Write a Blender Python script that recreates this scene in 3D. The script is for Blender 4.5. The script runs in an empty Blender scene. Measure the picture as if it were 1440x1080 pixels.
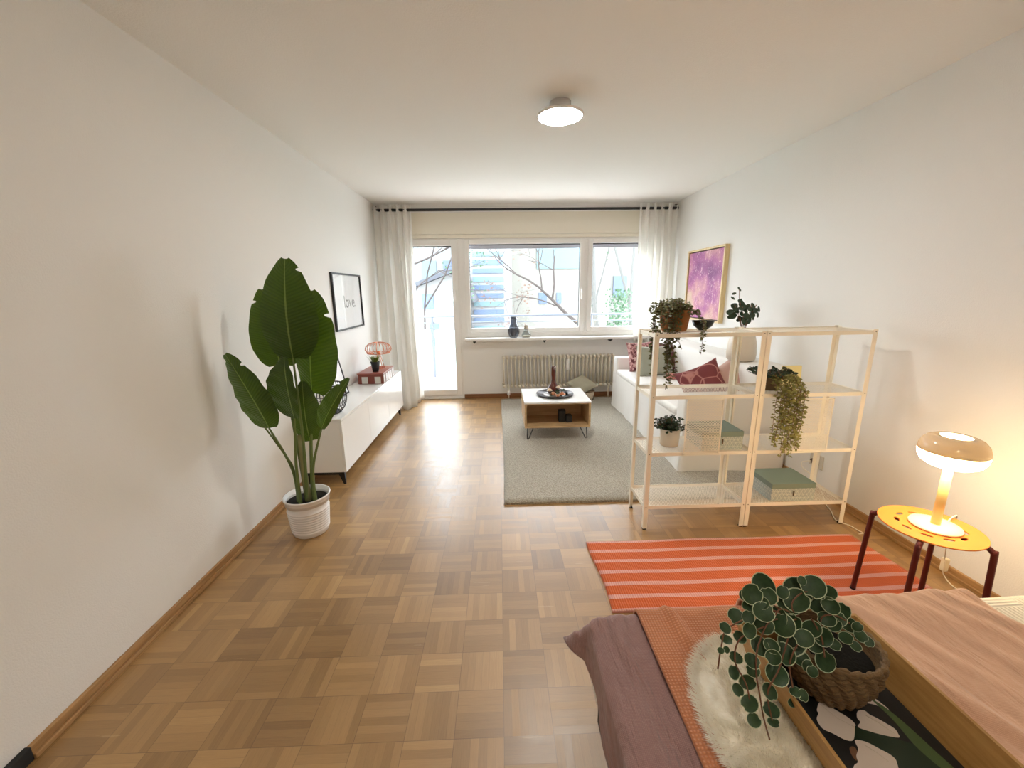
import bpy, bmesh, math, random
from mathutils import Vector, Matrix, Euler
PI = math.pi
random.seed(7)
SC = bpy.context.scene
COL = SC.collection
V = Vector

# ------------------------------------------------------------------ materials
class N:
    """tiny node-graph helper"""
    def __init__(s, name):
        s.m = bpy.data.materials.new(name); s.m.use_nodes = True
        s.t = s.m.node_tree; s.t.nodes.clear()
        s.out = s.n('ShaderNodeOutputMaterial')
    def n(s, kind, **kw):
        nd = s.t.nodes.new(kind)
        for k, v in kw.items(): setattr(nd, k, v)
        return nd
    def link(s, a, b): s.t.links.new(a, b)
    def put(s, sock, v):
        if hasattr(v, 'is_linked') or isinstance(v, bpy.types.NodeSocket): s.link(v, sock)
        else: sock.default_value = v
    def math(s, op, a, b=None, c=None):
        nd = s.n('ShaderNodeMath', operation=op)
        s.put(nd.inputs[0], a)
        if b is not None: s.put(nd.inputs[1], b)
        if c is not None: s.put(nd.inputs[2], c)
        return nd.outputs[0]
    def coord(s, which='Object'):
        return s.n('ShaderNodeTexCoord').outputs[which]
    def mapping(s, vec, scale=(1,1,1), rot=(0,0,0), loc=(0,0,0)):
        nd = s.n('ShaderNodeMapping'); s.link(vec, nd.inputs['Vector'])
        nd.inputs['Scale'].default_value = scale; nd.inputs['Rotation'].default_value = rot; nd.inputs['Location'].default_value = loc
        return nd.outputs[0]
    def noise(s, vec, scale=5, detail=3, rough=.5, out=0):
        nd = s.n('ShaderNodeTexNoise'); s.link(vec, nd.inputs['Vector'])
        nd.inputs['Scale'].default_value = scale; nd.inputs['Detail'].default_value = detail; nd.inputs['Roughness'].default_value = rough
        return nd.outputs[out]
    def voronoi(s, vec, scale=5, feature='F1', out='Distance'):
        nd = s.n('ShaderNodeTexVoronoi', feature=feature); s.link(vec, nd.inputs['Vector'])
        nd.inputs['Scale'].default_value = scale
        return nd.outputs[out]
    def ramp(s, fac, stops, interp='LINEAR'):
        nd = s.n('ShaderNodeValToRGB'); s.link(fac, nd.inputs[0]); cr = nd.color_ramp; cr.interpolation = interp
        while len(cr.elements) < len(stops): cr.elements.new(.5)
        for e, (p, c) in zip(cr.elements, stops):
            e.position = p; e.color = (*c, 1) if len(c) == 3 else c
        return nd.outputs[0]
    def mix(s, fac, a, b, mode='MIX'):
        nd = s.n('ShaderNodeMix', data_type='RGBA', blend_type=mode)
        s.put(nd.inputs[0], fac)
        for i, v in ((6, a), (7, b)):
            if isinstance(v, tuple): v = (*v, 1) if len(v) == 3 else v
            s.put(nd.inputs[i], v)
        return nd.outputs[2]
    def sep(s, vec):
        nd = s.n('ShaderNodeSeparateXYZ'); s.link(vec, nd.inputs[0]); return nd.outputs
    def comb(s, x, y, z=0.0):
        nd = s.n('ShaderNodeCombineXYZ')
        for i, v in enumerate((x, y, z)): s.put(nd.inputs[i], v)
        return nd.outputs[0]
    def bump(s, h, strength=.3, dist=.01):
        nd = s.n('ShaderNodeBump'); s.link(h, nd.inputs['Height'])
        nd.inputs['Strength'].default_value = strength; nd.inputs['Distance'].default_value = dist
        return nd.outputs[0]
    def bsdf(s, color=(.8,.8,.8), rough=.5, metal=0, normal=None, spec=.5, sheen=0, coat=0, trans=0, **kw):
        b = s.n('ShaderNodeBsdfPrincipled')
        if isinstance(color, tuple): color = (*color, 1) if len(color) == 3 else color
        s.put(b.inputs['Base Color'], color); s.put(b.inputs['Roughness'], rough); s.put(b.inputs['Metallic'], metal)
        b.inputs['Specular IOR Level'].default_value = spec
        b.inputs['Sheen Weight'].default_value = sheen; b.inputs['Coat Weight'].default_value = coat
        b.inputs['Transmission Weight'].default_value = trans
        if coat == .6: b.inputs['Coat Roughness'].default_value = .36
        if normal is not None: s.link(normal, b.inputs['Normal'])
        return b.outputs[0]
    def done(s, shader):
        s.link(shader, s.out.inputs['Surface']); return s.m

def srgb(r, g, b):
    f = lambda c: (c/255/12.92) if c/255 <= .04045 else ((c/255+.055)/1.055)**2.4
    return (f(r), f(g), f(b))

def plain(name, col, rough=.5, metal=0, nscale=0, nstr=.2, var=.0, **kw):
    g = N(name); c = g.coord(); col = tuple(col)
    base = col
    if var:
        base = g.mix(g.noise(c, 6, 4), tuple(x*(1-var) for x in col), tuple(min(1, x*(1+var)) for x in col))
    nm = g.bump(g.noise(c, nscale, 3), nstr, .003) if nscale else None
    return g.done(g.bsdf(base, rough, metal, nm, **kw))

def plaster(name, col, scale=160):
    g = N(name); c = g.coord()
    h = g.math('ADD', g.noise(c, scale, 4, .6), g.math('MULTIPLY', g.noise(c, 18, 3), .6))
    return g.done(g.bsdf(col, .85, 0, g.bump(h, .35, .004), spec=.2))

def wood(name, c1, c2, scale=(1, 18, 18), rough=.45, axis_rot=(0,0,0)):
    g = N(name); c = g.mapping(g.coord(), scale, axis_rot)
    f = g.noise(c, 3, 6, .65)
    col = g.ramp(f, [(.3, c1), (.7, c2)])
    return g.done(g.bsdf(col, rough, 0, g.bump(f, .12, .002)))

def woven(name, c1, c2, scale=300, rough=.9, sheen=.2, strength=.6, crease=0):
    g = N(name); c = g.coord()
    w1 = g.n('ShaderNodeTexWave', bands_direction='X'); g.link(c, w1.inputs[0]); w1.inputs['Scale'].default_value = scale
    w2 = g.n('ShaderNodeTexWave', bands_direction='Y'); g.link(c, w2.inputs[0]); w2.inputs['Scale'].default_value = scale
    h = g.math('MULTIPLY', w1.outputs[1], w2.outputs[1])
    f = g.math('ADD', g.math('MULTIPLY', h, .6), g.math('MULTIPLY', g.noise(c, scale*.5, 3), .5))
    nm = g.n('ShaderNodeBump'); g.link(h, nm.inputs['Height']); nm.inputs['Strength'].default_value = strength; nm.inputs['Distance'].default_value = .002
    if crease:
        wv = g.n('ShaderNodeTexNoise'); g.link(g.mapping(c, (9, 2.2, 4), (0, 0, .12)), wv.inputs[0]); wv.inputs['Scale'].default_value = 2.0; wv.inputs['Detail'].default_value = 4; wv.inputs['Distortion'].default_value = .6
        b2 = g.n('ShaderNodeBump'); g.link(wv.outputs[0], b2.inputs['Height']); b2.inputs['Strength'].default_value = .8; b2.inputs['Distance'].default_value = crease
        g.link(b2.outputs[0], nm.inputs['Normal'])
    return g.done(g.bsdf(g.mix(f, c1, c2), rough, 0, nm.outputs[0], sheen=sheen))

def parquet():
    g = N('parquet'); P = g.sep(g.coord())
    T = .1645
    X = g.math('DIVIDE', g.math('ADD', P[0], 10*T+.012), T)
    Y = g.math('DIVIDE', g.math('ADD', P[1], 10*T-1.2135+8*T), T)
    ix, iy = g.math('FLOOR', X), g.math('FLOOR', Y)
    u, v = g.math('FRACT', X), g.math('FRACT', Y)
    par = g.math('FLOORED_MODULO', g.math('ADD', ix, iy), 2.0)
    # along / across swap with the tile's parity
    def lerp(a, b): return g.math('ADD', g.math('MULTIPLY', a, g.math('SUBTRACT', 1.0, par)), g.math('MULTIPLY', b, par))
    al, ac = lerp(u, v), lerp(v, u)
    st = g.math('FLOOR', g.math('MULTIPLY', ac, 6.0))
    wn = g.n('ShaderNodeTexWhiteNoise', noise_dimensions='3D'); g.link(g.comb(ix, iy, st), wn.inputs[0])
    wt = g.n('ShaderNodeTexWhiteNoise', noise_dimensions='2D'); g.link(g.comb(ix, iy), wt.inputs[0])
    gx = g.math('ADD', g.math('MULTIPLY', al, 1.3), g.math('MULTIPLY', wn.outputs[0], 37.0))
    gr = g.noise(g.comb(gx, g.math('MULTIPLY', ac, 22.0), g.math('MULTIPLY', wt.outputs[0], 50.0)), 2.0, 5, .7)
    big = g.noise(g.coord(), 1.1, 3, .5)
    f = g.math('ADD', g.math('ADD', .08, g.math('MULTIPLY', wn.outputs[0], .24)), g.math('MULTIPLY', wt.outputs[0], .28))
    f = g.math('ADD', f, g.math('MULTIPLY', gr, .30))
    f = g.math('ADD', f, g.math('MULTIPLY', g.math('SUBTRACT', big, .5), .45))
    col = g.ramp(f, [(.12, srgb(120, 86, 44)), (.42, srgb(154, 117, 68)), (.66, srgb(178, 139, 86)), (.95, srgb(210, 173, 116))])
    def edge(c, n, w):
        fr = g.math('FRACT', g.math('MULTIPLY', c, n)) if n != 1 else c
        d = g.math('MINIMUM', fr, g.math('SUBTRACT', 1.0, fr))
        return g.math('LESS_THAN', d, w)
    gap = g.math('MAXIMUM', g.math('MAXIMUM', edge(al, 1, .006), edge(ac, 1, .006)), g.math('MULTIPLY', edge(ac, 6.0, .02), .45))
    col = g.mix(g.math('MULTIPLY', gap, .55), col, srgb(84, 54, 28))
    # old scratches
    sc = g.n('ShaderNodeTexNoise'); g.link(g.mapping(g.coord(), (2, 26, 1), (0, 0, .5)), sc.inputs[0]); sc.inputs['Scale'].default_value = 2.2; sc.inputs['Detail'].default_value = 8
    scr = g.math('GREATER_THAN', sc.outputs[0], .70)
    col = g.mix(g.math('MULTIPLY', scr, .25), col, srgb(215, 190, 150))
    ro = g.math('ADD', .27, g.math('MULTIPLY', g.noise(g.coord(), 9, 5, .7), .20))
    ro = g.math('ADD', ro, g.math('MULTIPLY', wn.outputs[0], .08))
    hgt = g.math('ADD', g.math('MULTIPLY', g.math('SUBTRACT', 1.0, gap), 1.0), g.math('MULTIPLY', gr, .25))
    hgt = g.math('ADD', hgt, g.math('MULTIPLY', wn.outputs[0], .25))
    return g.done(g.bsdf(col, ro, 0, g.bump(hgt, .22, .002), spec=.8, coat=.6))

def striped_rug():
    g = N('orange_pink_rug'); P = g.sep(g.coord())   # object origin = near-left corner, y runs away
    wob = g.math('MULTIPLY', g.math('SUBTRACT', g.noise(g.mapping(g.coord(), (2.2, .4, 1)), 2, 2), .5), .012)
    y = g.math('ADD', P[1], wob)
    ph = g.math('FRACT', g.math('ADD', g.math('DIVIDE', g.math('SUBTRACT', y, .0), .0865), .14))
    pink = g.math('LESS_THAN', ph, .30)
    rib = g.n('ShaderNodeTexWave', bands_direction='X'); g.link(g.coord(), rib.inputs[0]); rib.inputs['Scale'].default_value = 28; rib.inputs['Distortion'].default_value = 1.0
    rib2 = g.n('ShaderNodeTexWave', bands_direction='Y'); g.link(g.coord(), rib2.inputs[0]); rib2.inputs['Scale'].default_value = 55
    h = g.math('MULTIPLY', rib.outputs[1], rib2.outputs[1])
    a = g.mix(h, srgb(204, 88, 40), srgb(244, 132, 72)); b = g.mix(h, srgb(220, 154, 144), srgb(252, 204, 194))
    return g.done(g.bsdf(g.mix(pink, a, b), .95, 0, g.bump(h, .7, .004), sheen=.2, spec=.2))

def greige_rug():
    g = N('greige_wool_rug'); c = g.coord()
    v = g.voronoi(g.mapping(c, (1, 1.4, 1)), 95)
    n = g.noise(c, 140, 3)
    f = g.math('ADD', g.math('MULTIPLY', v, .9), g.math('MULTIPLY', n, .4))
    col = g.ramp(f, [(.25, srgb(214, 208, 194)), (.80, srgb(156, 148, 132))])
    col = g.mix(g.math('MULTIPLY', g.noise(c, 2.5, 3), .35), col, srgb(150, 146, 136))
    return g.done(g.bsdf(col, 1, 0, g.bump(g.math('SUBTRACT', 1.0, v), .9, .006), sheen=.3, spec=.1))

def mesh_metal(name, col, scale=150):
    """perforated sheet: round holes on a staggered grid"""
    g = N(name); P = g.sep(g.coord())
    s = .0085
    def cell(off):
        # a = the longer in-plane axis pair chosen by geometry: holes are laid on x and (y+z)
        X = g.math('SUBTRACT', g.math('FRACT', g.math('ADD', g.math('DIVIDE', P[0], s), off)), .5)
        Y = g.math('SUBTRACT', g.math('FRACT', g.math('ADD', g.math('DIVIDE', g.math('ADD', P[1], P[2]), s*1.73), off)), .5)
        Y = g.math('MULTIPLY', Y, 1.73)
        return g.math('LESS_THAN', g.math('ADD', g.math('MULTIPLY', X, X), g.math('MULTIPLY', Y, Y)), .165)
    hole = g.math('MAXIMUM', cell(0.0), cell(.5))
    tr = g.n('ShaderNodeBsdfTransparent'); mx = g.n('ShaderNodeMixShader')
    g.link(hole, mx.inputs[0]); g.link(g.bsdf(col, .45), mx.inputs[1]); g.link(tr.outputs[0], mx.inputs[2])
    return g.done(mx.outputs[0])

def curtain_mat():
    g = N('white_linen_curtain'); c = g.coord()
    w = g.noise(g.mapping(c, (1, 1, .25)), 260, 2)
    nm = g.bump(w, .2, .002)
    d = g.bsdf(srgb(246, 246, 244), .9, 0, nm, spec=.1)
    tl = g.n('ShaderNodeBsdfTranslucent'); tl.inputs[0].default_value = (*srgb(248, 246, 242), 1)
    mx = g.n('ShaderNodeMixShader'); mx.inputs[0].default_value = .6
    g.link(d, mx.inputs[1]); g.link(tl.outputs[0], mx.inputs[2])
    return g.done(mx.outputs[0])

def pane_mat(name='clear_glass', tint=(1, 1, 1), gloss=.9, rough=.0):
    g = N(name); tr = g.n('ShaderNodeBsdfTransparent'); tr.inputs[0].default_value = (*tint, 1)
    gl = g.n('ShaderNodeBsdfGlossy'); gl.inputs['Roughness'].default_value = rough
    ge = g.n('ShaderNodeNewGeometry'); dt = g.n('ShaderNodeVectorMath', operation='DOT_PRODUCT'); g.link(ge.outputs['Normal'], dt.inputs[0]); g.link(ge.outputs['Incoming'], dt.inputs[1])
    fr = g.math('ADD', .04, g.math('MULTIPLY', g.math('POWER', g.math('SUBTRACT', 1.0, g.math('ABSOLUTE', dt.outputs['Value'])), 5.0), .96))
    mx = g.n('ShaderNodeMixShader'); g.link(g.math('MULTIPLY', fr, gloss), mx.inputs[0])
    g.link(tr.outputs[0], mx.inputs[1]); g.link(gl.outputs[0], mx.inputs[2])
    return g.done(mx.outputs[0])

def emit(name, col, strength):
    g = N(name); e = g.n('ShaderNodeEmission'); e.inputs[0].default_value = (*col, 1); e.inputs[1].default_value = strength
    return g.done(e.outputs[0])

def banana_leaf():
    g = N('banana_leaf'); U = g.sep(g.coord('UV'))   # u across (0..1), v along (0..1)
    du = g.math('ABSOLUTE', g.math('SUBTRACT', U[0], .5))
    vein = g.math('SINE', g.math('MULTIPLY', g.math('SUBTRACT', U[1], g.math('MULTIPLY', du, .22)), 190.0))
    mid = g.math('LESS_THAN', du, .016)
    c = g.mix(g.noise(g.coord('UV'), 5, 3), srgb(24, 46, 18), srgb(50, 76, 26))
    c = g.mix(g.math('MULTIPLY', g.math('ADD', g.math('MULTIPLY', vein, .5), .5), .22), c, srgb(96, 118, 44))
    c = g.mix(mid, c, srgb(130, 148, 84))
    b = g.bsdf(c, .38, 0, g.bump(vein, .35, .004), spec=.4)
    tl = g.n('ShaderNodeBsdfTranslucent'); tl.inputs[0].default_value = (*srgb(110, 140, 30), 1)
    mx = g.n('ShaderNodeMixShader'); mx.inputs[0].default_value = .2
    g.link(b, mx.inputs[1]); g.link(tl.outputs[0], mx.inputs[2])
    return g.done(mx.outputs[0])

def rim_leaf():
    g = N('pale_rimmed_leaf'); U = g.sep(g.coord('UV'))
    r = U[0]
    n = g.noise(g.coord('Object'), 90, 3)
    c = g.mix(n, srgb(24, 48, 24), srgb(62, 88, 52))
    c = g.mix(g.math('GREATER_THAN', r, .93), c, srgb(190, 200, 165))
    return g.done(g.bsdf(c, .5, 0, g.bump(n, .25, .003), spec=.4))

def fur_mat():
    g = N('cream_fur'); n = g.noise(g.coord(), 60, 4)
    return g.done(g.bsdf(g.mix(n, srgb(240, 230, 208), srgb(253, 250, 240)), .95, 0, g.bump(n, .5, .01), sheen=.5, spec=.1))

def painting_mat():
    g = N('abstract_painting'); c = g.coord()
    a = g.noise(g.mapping(c, (1, 1, 1)), 2.6, 3); b = g.noise(g.mapping(c, (1, 1.4, 1)), 22, 9, .85)
    col = g.ramp(a, [(.30, srgb(128, 60, 120)), (.44, srgb(176, 98, 150)), (.53, srgb(208, 150, 158)), (.62, srgb(216, 188, 164))])
    col = g.mix(g.math('GREATER_THAN', b, .57), col, srgb(232, 184, 206))
    col = g.mix(g.math('LESS_THAN', b, .40), col, srgb(110, 40, 92))
    return g.done(g.bsdf(col, .6, 0, g.bump(b, .3, .004)))

def box_pattern(name, base, line):
    g = N(name); c = g.coord(); P = g.sep(c)
    s = .021
    h = g.math('ADD', P[0], P[1])
    def ln(a, b):
        v = g.math('FRACT', g.math('DIVIDE', g.math('ADD', g.math('MULTIPLY', h, a), g.math('MULTIPLY', P[2], b)), s))
        return g.math('LESS_THAN', v, .13)
    f = g.math('MAXIMUM', g.math('MAXIMUM', ln(.866, .5), ln(.866, -.5)), ln(0.0, 1.0))
    return g.done(g.bsdf(g.mix(f, base, line), .7))

def quilt_mat():
    g = N('white_quilted_cotton'); P = g.sep(g.coord())
    s = .09
    par = g.math('FLOORED_MODULO', g.math('ADD', g.math('FLOOR', g.math('DIVIDE', P[0], s)), g.math('FLOOR', g.math('DIVIDE', P[1], s))), 2.0)
    a = g.math('SINE', g.math('MULTIPLY', P[0], 2*PI/.012)); b = g.math('SINE', g.math('MULTIPLY', P[1], 2*PI/.012))
    h = g.math('ADD', g.math('MULTIPLY', a, par), g.math('MULTIPLY', b, g.math('SUBTRACT', 1.0, par)))
    return g.done(g.bsdf(srgb(244, 236, 218), .9, 0, g.bump(h, .5, .003), spec=.1))

def basket_weave(name, c1, c2, scale=60):
    g = N(name); c = g.coord()
    br = g.n('ShaderNodeTexNoise'); g.link(g.mapping(c, (1, 1, 4)), br.inputs[0]); br.inputs['Scale'].default_value = scale; br.inputs['Detail'].default_value = 4
    return g.done(g.bsdf(g.mix(br.outputs[0], c1, c2), .7, 0, g.bump(br.outputs[0], 1, .006)))

M = {}
M['wall'] = plaster('white_plaster', srgb(237, 236, 233))
M['ceil'] = plaster('white_ceiling_plaster', srgb(238, 236, 231), 120)
M['cream'] = plain('cream_panel', srgb(238, 232, 216), .7, nscale=50, nstr=.1)
M['parquet'] = parquet()
M['skirt'] = wood('oak_skirting', srgb(150, 112, 70), srgb(186, 146, 98), (12, 1.5, 30), .5)
M['skirt_dark'] = wood('brown_skirting', srgb(112, 72, 40), srgb(140, 94, 56), (1.5, 12, 30), .5)
M['pvc'] = plain('white_window_frame', srgb(238, 236, 232), .35)
M['seal'] = plain('black_seal', (.02, .02, .02), .6)
M['shutter'] = plain('grey_shutter', srgb(160, 160, 168), .5)
M['glass'] = pane_mat()
M['curtain'] = curtain_mat()
M['black'] = plain('black_metal', (.012, .012, .012), .4)
M['blackmat'] = plain('matt_black', (.015, .015, .016), .7)
M['rad'] = plain('cream_radiator', srgb(226, 218, 200), .4)
M['rad_back'] = plain('radiator_grey', srgb(205, 196, 180), .6)
M['white_lac'] = plain('white_lacquer', srgb(240, 240, 238), .18, coat=.3)
M['shelf_metal'] = plain('cream_powder_coat', srgb(246, 240, 226), .45, nscale=300, nstr=.05)
M['mesh'] = mesh_metal('perforated_cream_metal', srgb(246, 240, 226))
M['rug'] = greige_rug(); M['rug2'] = striped_rug()
M['oak'] = wood('oak_veneer', srgb(178, 146, 104), srgb(210, 178, 134), (1.5, 20, 20))
M['sofa'] = plain('white_cotton', srgb(236, 234, 230), .9, nscale=260, nstr=.25, sheen=.2, spec=.15)
M['pot_white'] = plain('white_glazed_pot', srgb(238, 236, 236), .25)
M['soil'] = plain('dark_soil', srgb(24, 22, 16), 1, nscale=120, nstr=1)
M['leaf'] = banana_leaf()
M['stem'] = plain('green_stem', srgb(104, 122, 66), .5, var=.2)
M['rimleaf'] = rim_leaf()
M['smallleaf'] = plain('small_olive_leaf', srgb(98, 98, 56), .5, var=.35)
M['hangleaf'] = plain('pale_olive_leaf', srgb(150, 146, 82), .5, var=.6)
M['darkleaf'] = plain('dark_green_leaf', srgb(40, 62, 38), .45, var=.3)
M['twig'] = plain('brown_twig', srgb(116, 76, 52), .7)
M['orange'] = plain('orange_plastic', srgb(218, 130, 52), .4)
M['maroon'] = plain('dark_red_metal', srgb(92, 24, 20), .35)
M['lamp_white'] = plain('cream_lamp_metal', srgb(244, 232, 196), .35)
M['stemglow'] = plain('beige_lamp_stem', srgb(206, 184, 128), .4)
M['cord'] = plain('white_cord', srgb(240, 232, 214), .5)
M['fur'] = fur_mat()
M['quilt'] = quilt_mat()
M['painting'] = painting_mat()
M['goldwood'] = wood('pale_gold_wood', srgb(206, 180, 128), srgb(234, 212, 164), (20, 20, 2))
M['paper'] = plain('white_paper', srgb(240, 240, 240), .6)
M['copper'] = plain('copper_wire', srgb(214, 132, 96), .3, .85)
M['mauve'] = woven('mauve_duvet_cotton', srgb(142, 108, 106), srgb(172, 136, 130), 90, strength=.3, crease=.05)
M['terra'] = woven('terracotta_knit', srgb(178, 106, 68), srgb(228, 158, 114), 38, strength=1)
M['blush'] = woven('blush_cotton', srgb(206, 160, 132), srgb(228, 186, 156), 120, strength=.2, crease=.03)
M['smoke'] = pane_mat('smoked_glass', (.62, .63, .66), 1)
M['clearvase'] = pane_mat('clear_vase_glass', (.86, .88, .88), 1)
M['tray'] = wood('honey_wood_tray', srgb(160, 116, 60), srgb(196, 152, 92), (20, 2, 20), .45)
M['seagrass'] = basket_weave('twisted_seagrass', srgb(70, 50, 28), srgb(152, 118, 74), 90)
M['rattan'] = basket_weave('copper_brown_rattan', srgb(120, 64, 20), srgb(206, 128, 52), 120)

# ------------------------------------------------------------------ mesh builder
class MB:
    def __init__(s): s.v = []; s.f = []; s.mi = []; s.uv = {}; s.smooth = []
    def add(s, vs, fs, mi=0, smooth=True, uvs=None):
        o = len(s.v); s.v += [tuple(v) for v in vs]
        for f in fs:
            s.f.append(tuple(i+o for i in f)); s.mi.append(mi); s.smooth.append(smooth)
        if uvs:
            for i, uv in enumerate(uvs): s.uv[o+i] = uv
        return s
    def box(s, x0, x1, y0, y1, z0, z1, mi=0, bev=0.0, rot=None, piv=None):
        x0, x1 = sorted((x0, x1)); y0, y1 = sorted((y0, y1)); z0, z1 = sorted((z0, z1))
        b = min(bev, (x1-x0)/2.01, (y1-y0)/2.01, (z1-z0)/2.01)
        if b <= 0:
            vs = [(x, y, z) for z in (z0, z1) for y in (y0, y1) for x in (x0, x1)]
            fs = [(0,2,3,1),(4,5,7,6),(0,1,5,4),(2,6,7,3),(0,4,6,2),(1,3,7,5)]
        else:
            bm = bmesh.new(); bmesh.ops.create_cube(bm, size=1)
            for v in bm.verts:
                v.co = V(((x0+x1)/2+v.co.x*(x1-x0), (y0+y1)/2+v.co.y*(y1-y0), (z0+z1)/2+v.co.z*(z1-z0)))
            bmesh.ops.bevel(bm, geom=bm.edges[:], offset=b, segments=2 if b < .02 else 4, affect='EDGES', profile=.5)
            bm.verts.ensure_lookup_table(); vs = [v.co.copy() for v in bm.verts]; fs = [[v.index for v in f.verts] for f in bm.faces]; bm.free()
        if rot is not None:
            R = rot if isinstance(rot, Matrix) else Euler(rot).to_matrix()
            p = V(piv) if piv else V(((x0+x1)/2, (y0+y1)/2, (z0+z1)/2))
            vs = [p + R @ (V(v)-p) for v in vs]
        return s.add(vs, fs, mi, smooth=False)
    def tube(s, pts, r, seg=8, mi=0, caps=True, closed=False):
        pts = [V(p) for p in pts]; n = len(pts)
        rs = r if isinstance(r, (list, tuple)) else [r]*n
        vs = []; up = None
        for i, p in enumerate(pts):
            if closed: d = pts[(i+1) % n]-pts[i-1]
            else: d = pts[min(i+1, n-1)]-pts[max(i-1, 0)]
            if d.length < 1e-9: d = V((0, 0, 1))
            d.normalize()
            if up is None:
                up = V((0, 0, 1)) if abs(d.z) < .9 else V((1, 0, 0))
            a = (up - d*up.dot(d))
            if a.length < 1e-5: a = d.orthogonal()
            a.normalize(); b = d.cross(a); up = a
            for k in range(seg):
                t = 2*PI*k/seg; vs.append(p + (a*math.cos(t)+b*math.sin(t))*rs[i])
        fs = []
        m = n if closed else n-1
        for i in range(m):
            j = (i+1) % n
            for k in range(seg):
                l = (k+1) % seg; fs.append((i*seg+k, j*seg+k, j*seg+l, i*seg+l)) if False else fs.append((i*seg+k, i*seg+l, j*seg+l, j*seg+k))
        if caps and not closed:
            fs.append(tuple(range(seg))[::-1]); fs.append(tuple((n-1)*seg+k for k in range(seg)))
        return s.add(vs, fs, mi)
    def lathe(s, prof, c=(0, 0), seg=32, mi=0, z0=0.0, ox=1.0, oy=1.0, closed=False):
        """prof: (r, z) from bottom outside upward; r=0 closes"""
        vs = []; fs = []; idx = []
        for (r, z) in prof:
            if r < 1e-6: idx.append([len(vs)]); vs.append((c[0], c[1], z0+z))
            else:
                idx.append(list(range(len(vs), len(vs)+seg)))
                for k in range(seg):
                    t = 2*PI*k/seg; vs.append((c[0]+ox*r*math.cos(t), c[1]+oy*r*math.sin(t), z0+z))
        pairs = list(zip(idx[:-1], idx[1:]))
        if closed: pairs.append((idx[-1], idx[0]))
        for A, B in pairs:
            for k in range(seg):
                l = (k+1) % seg
                if len(A) == 1 and len(B) == 1: continue
                if len(A) == 1: fs.append((A[0], B[l], B[k]))
                elif len(B) == 1: fs.append((A[k], A[l], B[0]))
                else: fs.append((A[k], A[l], B[l], B[k]))
        return s.add(vs, fs, mi)
    def grid(s, fn, nu, nv, mi=0, uv=False, flip=False):
        vs = [fn(i/(nu-1), j/(nv-1)) for j in range(nv) for i in range(nu)]
        fs = [(j*nu+i, j*nu+i+1, (j+1)*nu+i+1, (j+1)*nu+i) for j in range(nv-1) for i in range(nu-1)]
        if flip: fs = [f[::-1] for f in fs]
        return s.add(vs, fs, mi, uvs=[(i/(nu-1), j/(nv-1)) for j in range(nv) for i in range(nu)] if uv else None)
    def disc(s, c, nrm, r, seg=12, mi=0, cup=0.0, asp=1.0, ang=0.0, notch=False):
        """a round leaf: centre, normal, radius, with radial uv"""
        nrm = V(nrm).normalized(); a = nrm.orthogonal().normalized(); b = nrm.cross(a); c = V(c)
        a, b = a*math.cos(ang)+b*math.sin(ang), b*math.cos(ang)-a*math.sin(ang)
        vs = [c - nrm*cup*r]; uv = [(0, 0)]
        for q, rr in ((.55, .55), (.92, .92), (1, 1)):
            for k in range(seg):
                t = 2*PI*k/seg; w = rr
                if notch and k == 0: w = rr*.82
                vs.append(c + (a*math.cos(t)+b*math.sin(t)*asp)*r*w - nrm*cup*r*(1-rr*rr)); uv.append((q, 0))
        fs = []
        for k in range(seg):
            l = (k+1) % seg
            fs.append((0, 1+k, 1+l))
            for ring in range(2):
                o = 1+ring*seg; fs.append((o+k, o+seg+k, o+seg+l, o+l))
        return s.add(vs, fs, mi, uvs=uv)
    def build(s, name, mats, parent=None, origin=None, sub=0, solid=0.0, noautosmooth=False, tag_uv=True):
        me = bpy.data.meshes.new(name)
        if parent is not None: o0 = V(parent.get('_org', (0, 0, 0)))
        else: o0 = V(origin) if origin is not None else V((0, 0, 0))
        me.from_pydata([V(v)-o0 for v in s.v], [], s.f)
        mats = mats if isinstance(mats, (list, tuple)) else [mats]
        for m in mats: me.materials.append(m)
        me.polygons.foreach_set('material_index', s.mi)
        me.polygons.foreach_set('use_smooth', s.smooth)
        if s.uv:
            ul = me.uv_layers.new(name='UVMap')
            for lp in me.loops: ul.data[lp.index].uv = s.uv.get(lp.vertex_index, (0, 0))
        me.update()
        ob = bpy.data.objects.new(name, me); COL.objects.link(ob)
        if parent is not None: ob.parent = parent
        else: ob.location = o0
        ob['_org'] = tuple(o0)
        if solid: md = ob.modifiers.new('solid', 'SOLIDIFY'); md.thickness = solid; md.offset = 0
        if sub: md = ob.modifiers.new('sub', 'SUBSURF'); md.levels = sub; md.render_levels = sub
        return ob

def tag(o, label, cat, group=None, kind=None):
    o['label'] = label; o['category'] = cat
    if group: o['group'] = group
    if kind: o['kind'] = kind
    return o
def thing(name, label, cat, origin, group=None):
    o = bpy.data.objects.new(name, None); COL.objects.link(o); o.location = origin; o['_org'] = tuple(origin); o.empty_display_size = .1
    return tag(o, label, cat, group)
def struct(o):
    o['kind'] = 'structure'; return o
def box1(name, mat, b, parent=None, bev=0, origin=None, **kw):
    return MB().box(*b, bev=bev, **kw).build(name, mat, parent, origin)
def smooth_by_angle(o, ang=40): pass

# ------------------------------------------------------------------ room
XL, XR, YB, YF, H = -1.525, 2.263, 5.452, -1.3, 2.5
struct(box1('floor', M['parquet'], (XL-.1, XR+.1, YF-.1, YB+.18, -.12, 0)))
struct(box1('ceiling', M['ceil'], (XL-.1, XR+.1, YF-.1, YB+.3, H, H+.12)))
struct(box1('wall_left', M['wall'], (XL-.12, XL, YF-.1, YB+.3, 0, H)))
struct(box1('wall_right', M['wall'], (XR, XR+.12, YF-.1, YB+.3, 0, H)))
struct(box1('wall_front', M['wall'], (XL, XR, YF-.1, YF, 0, H)))
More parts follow.
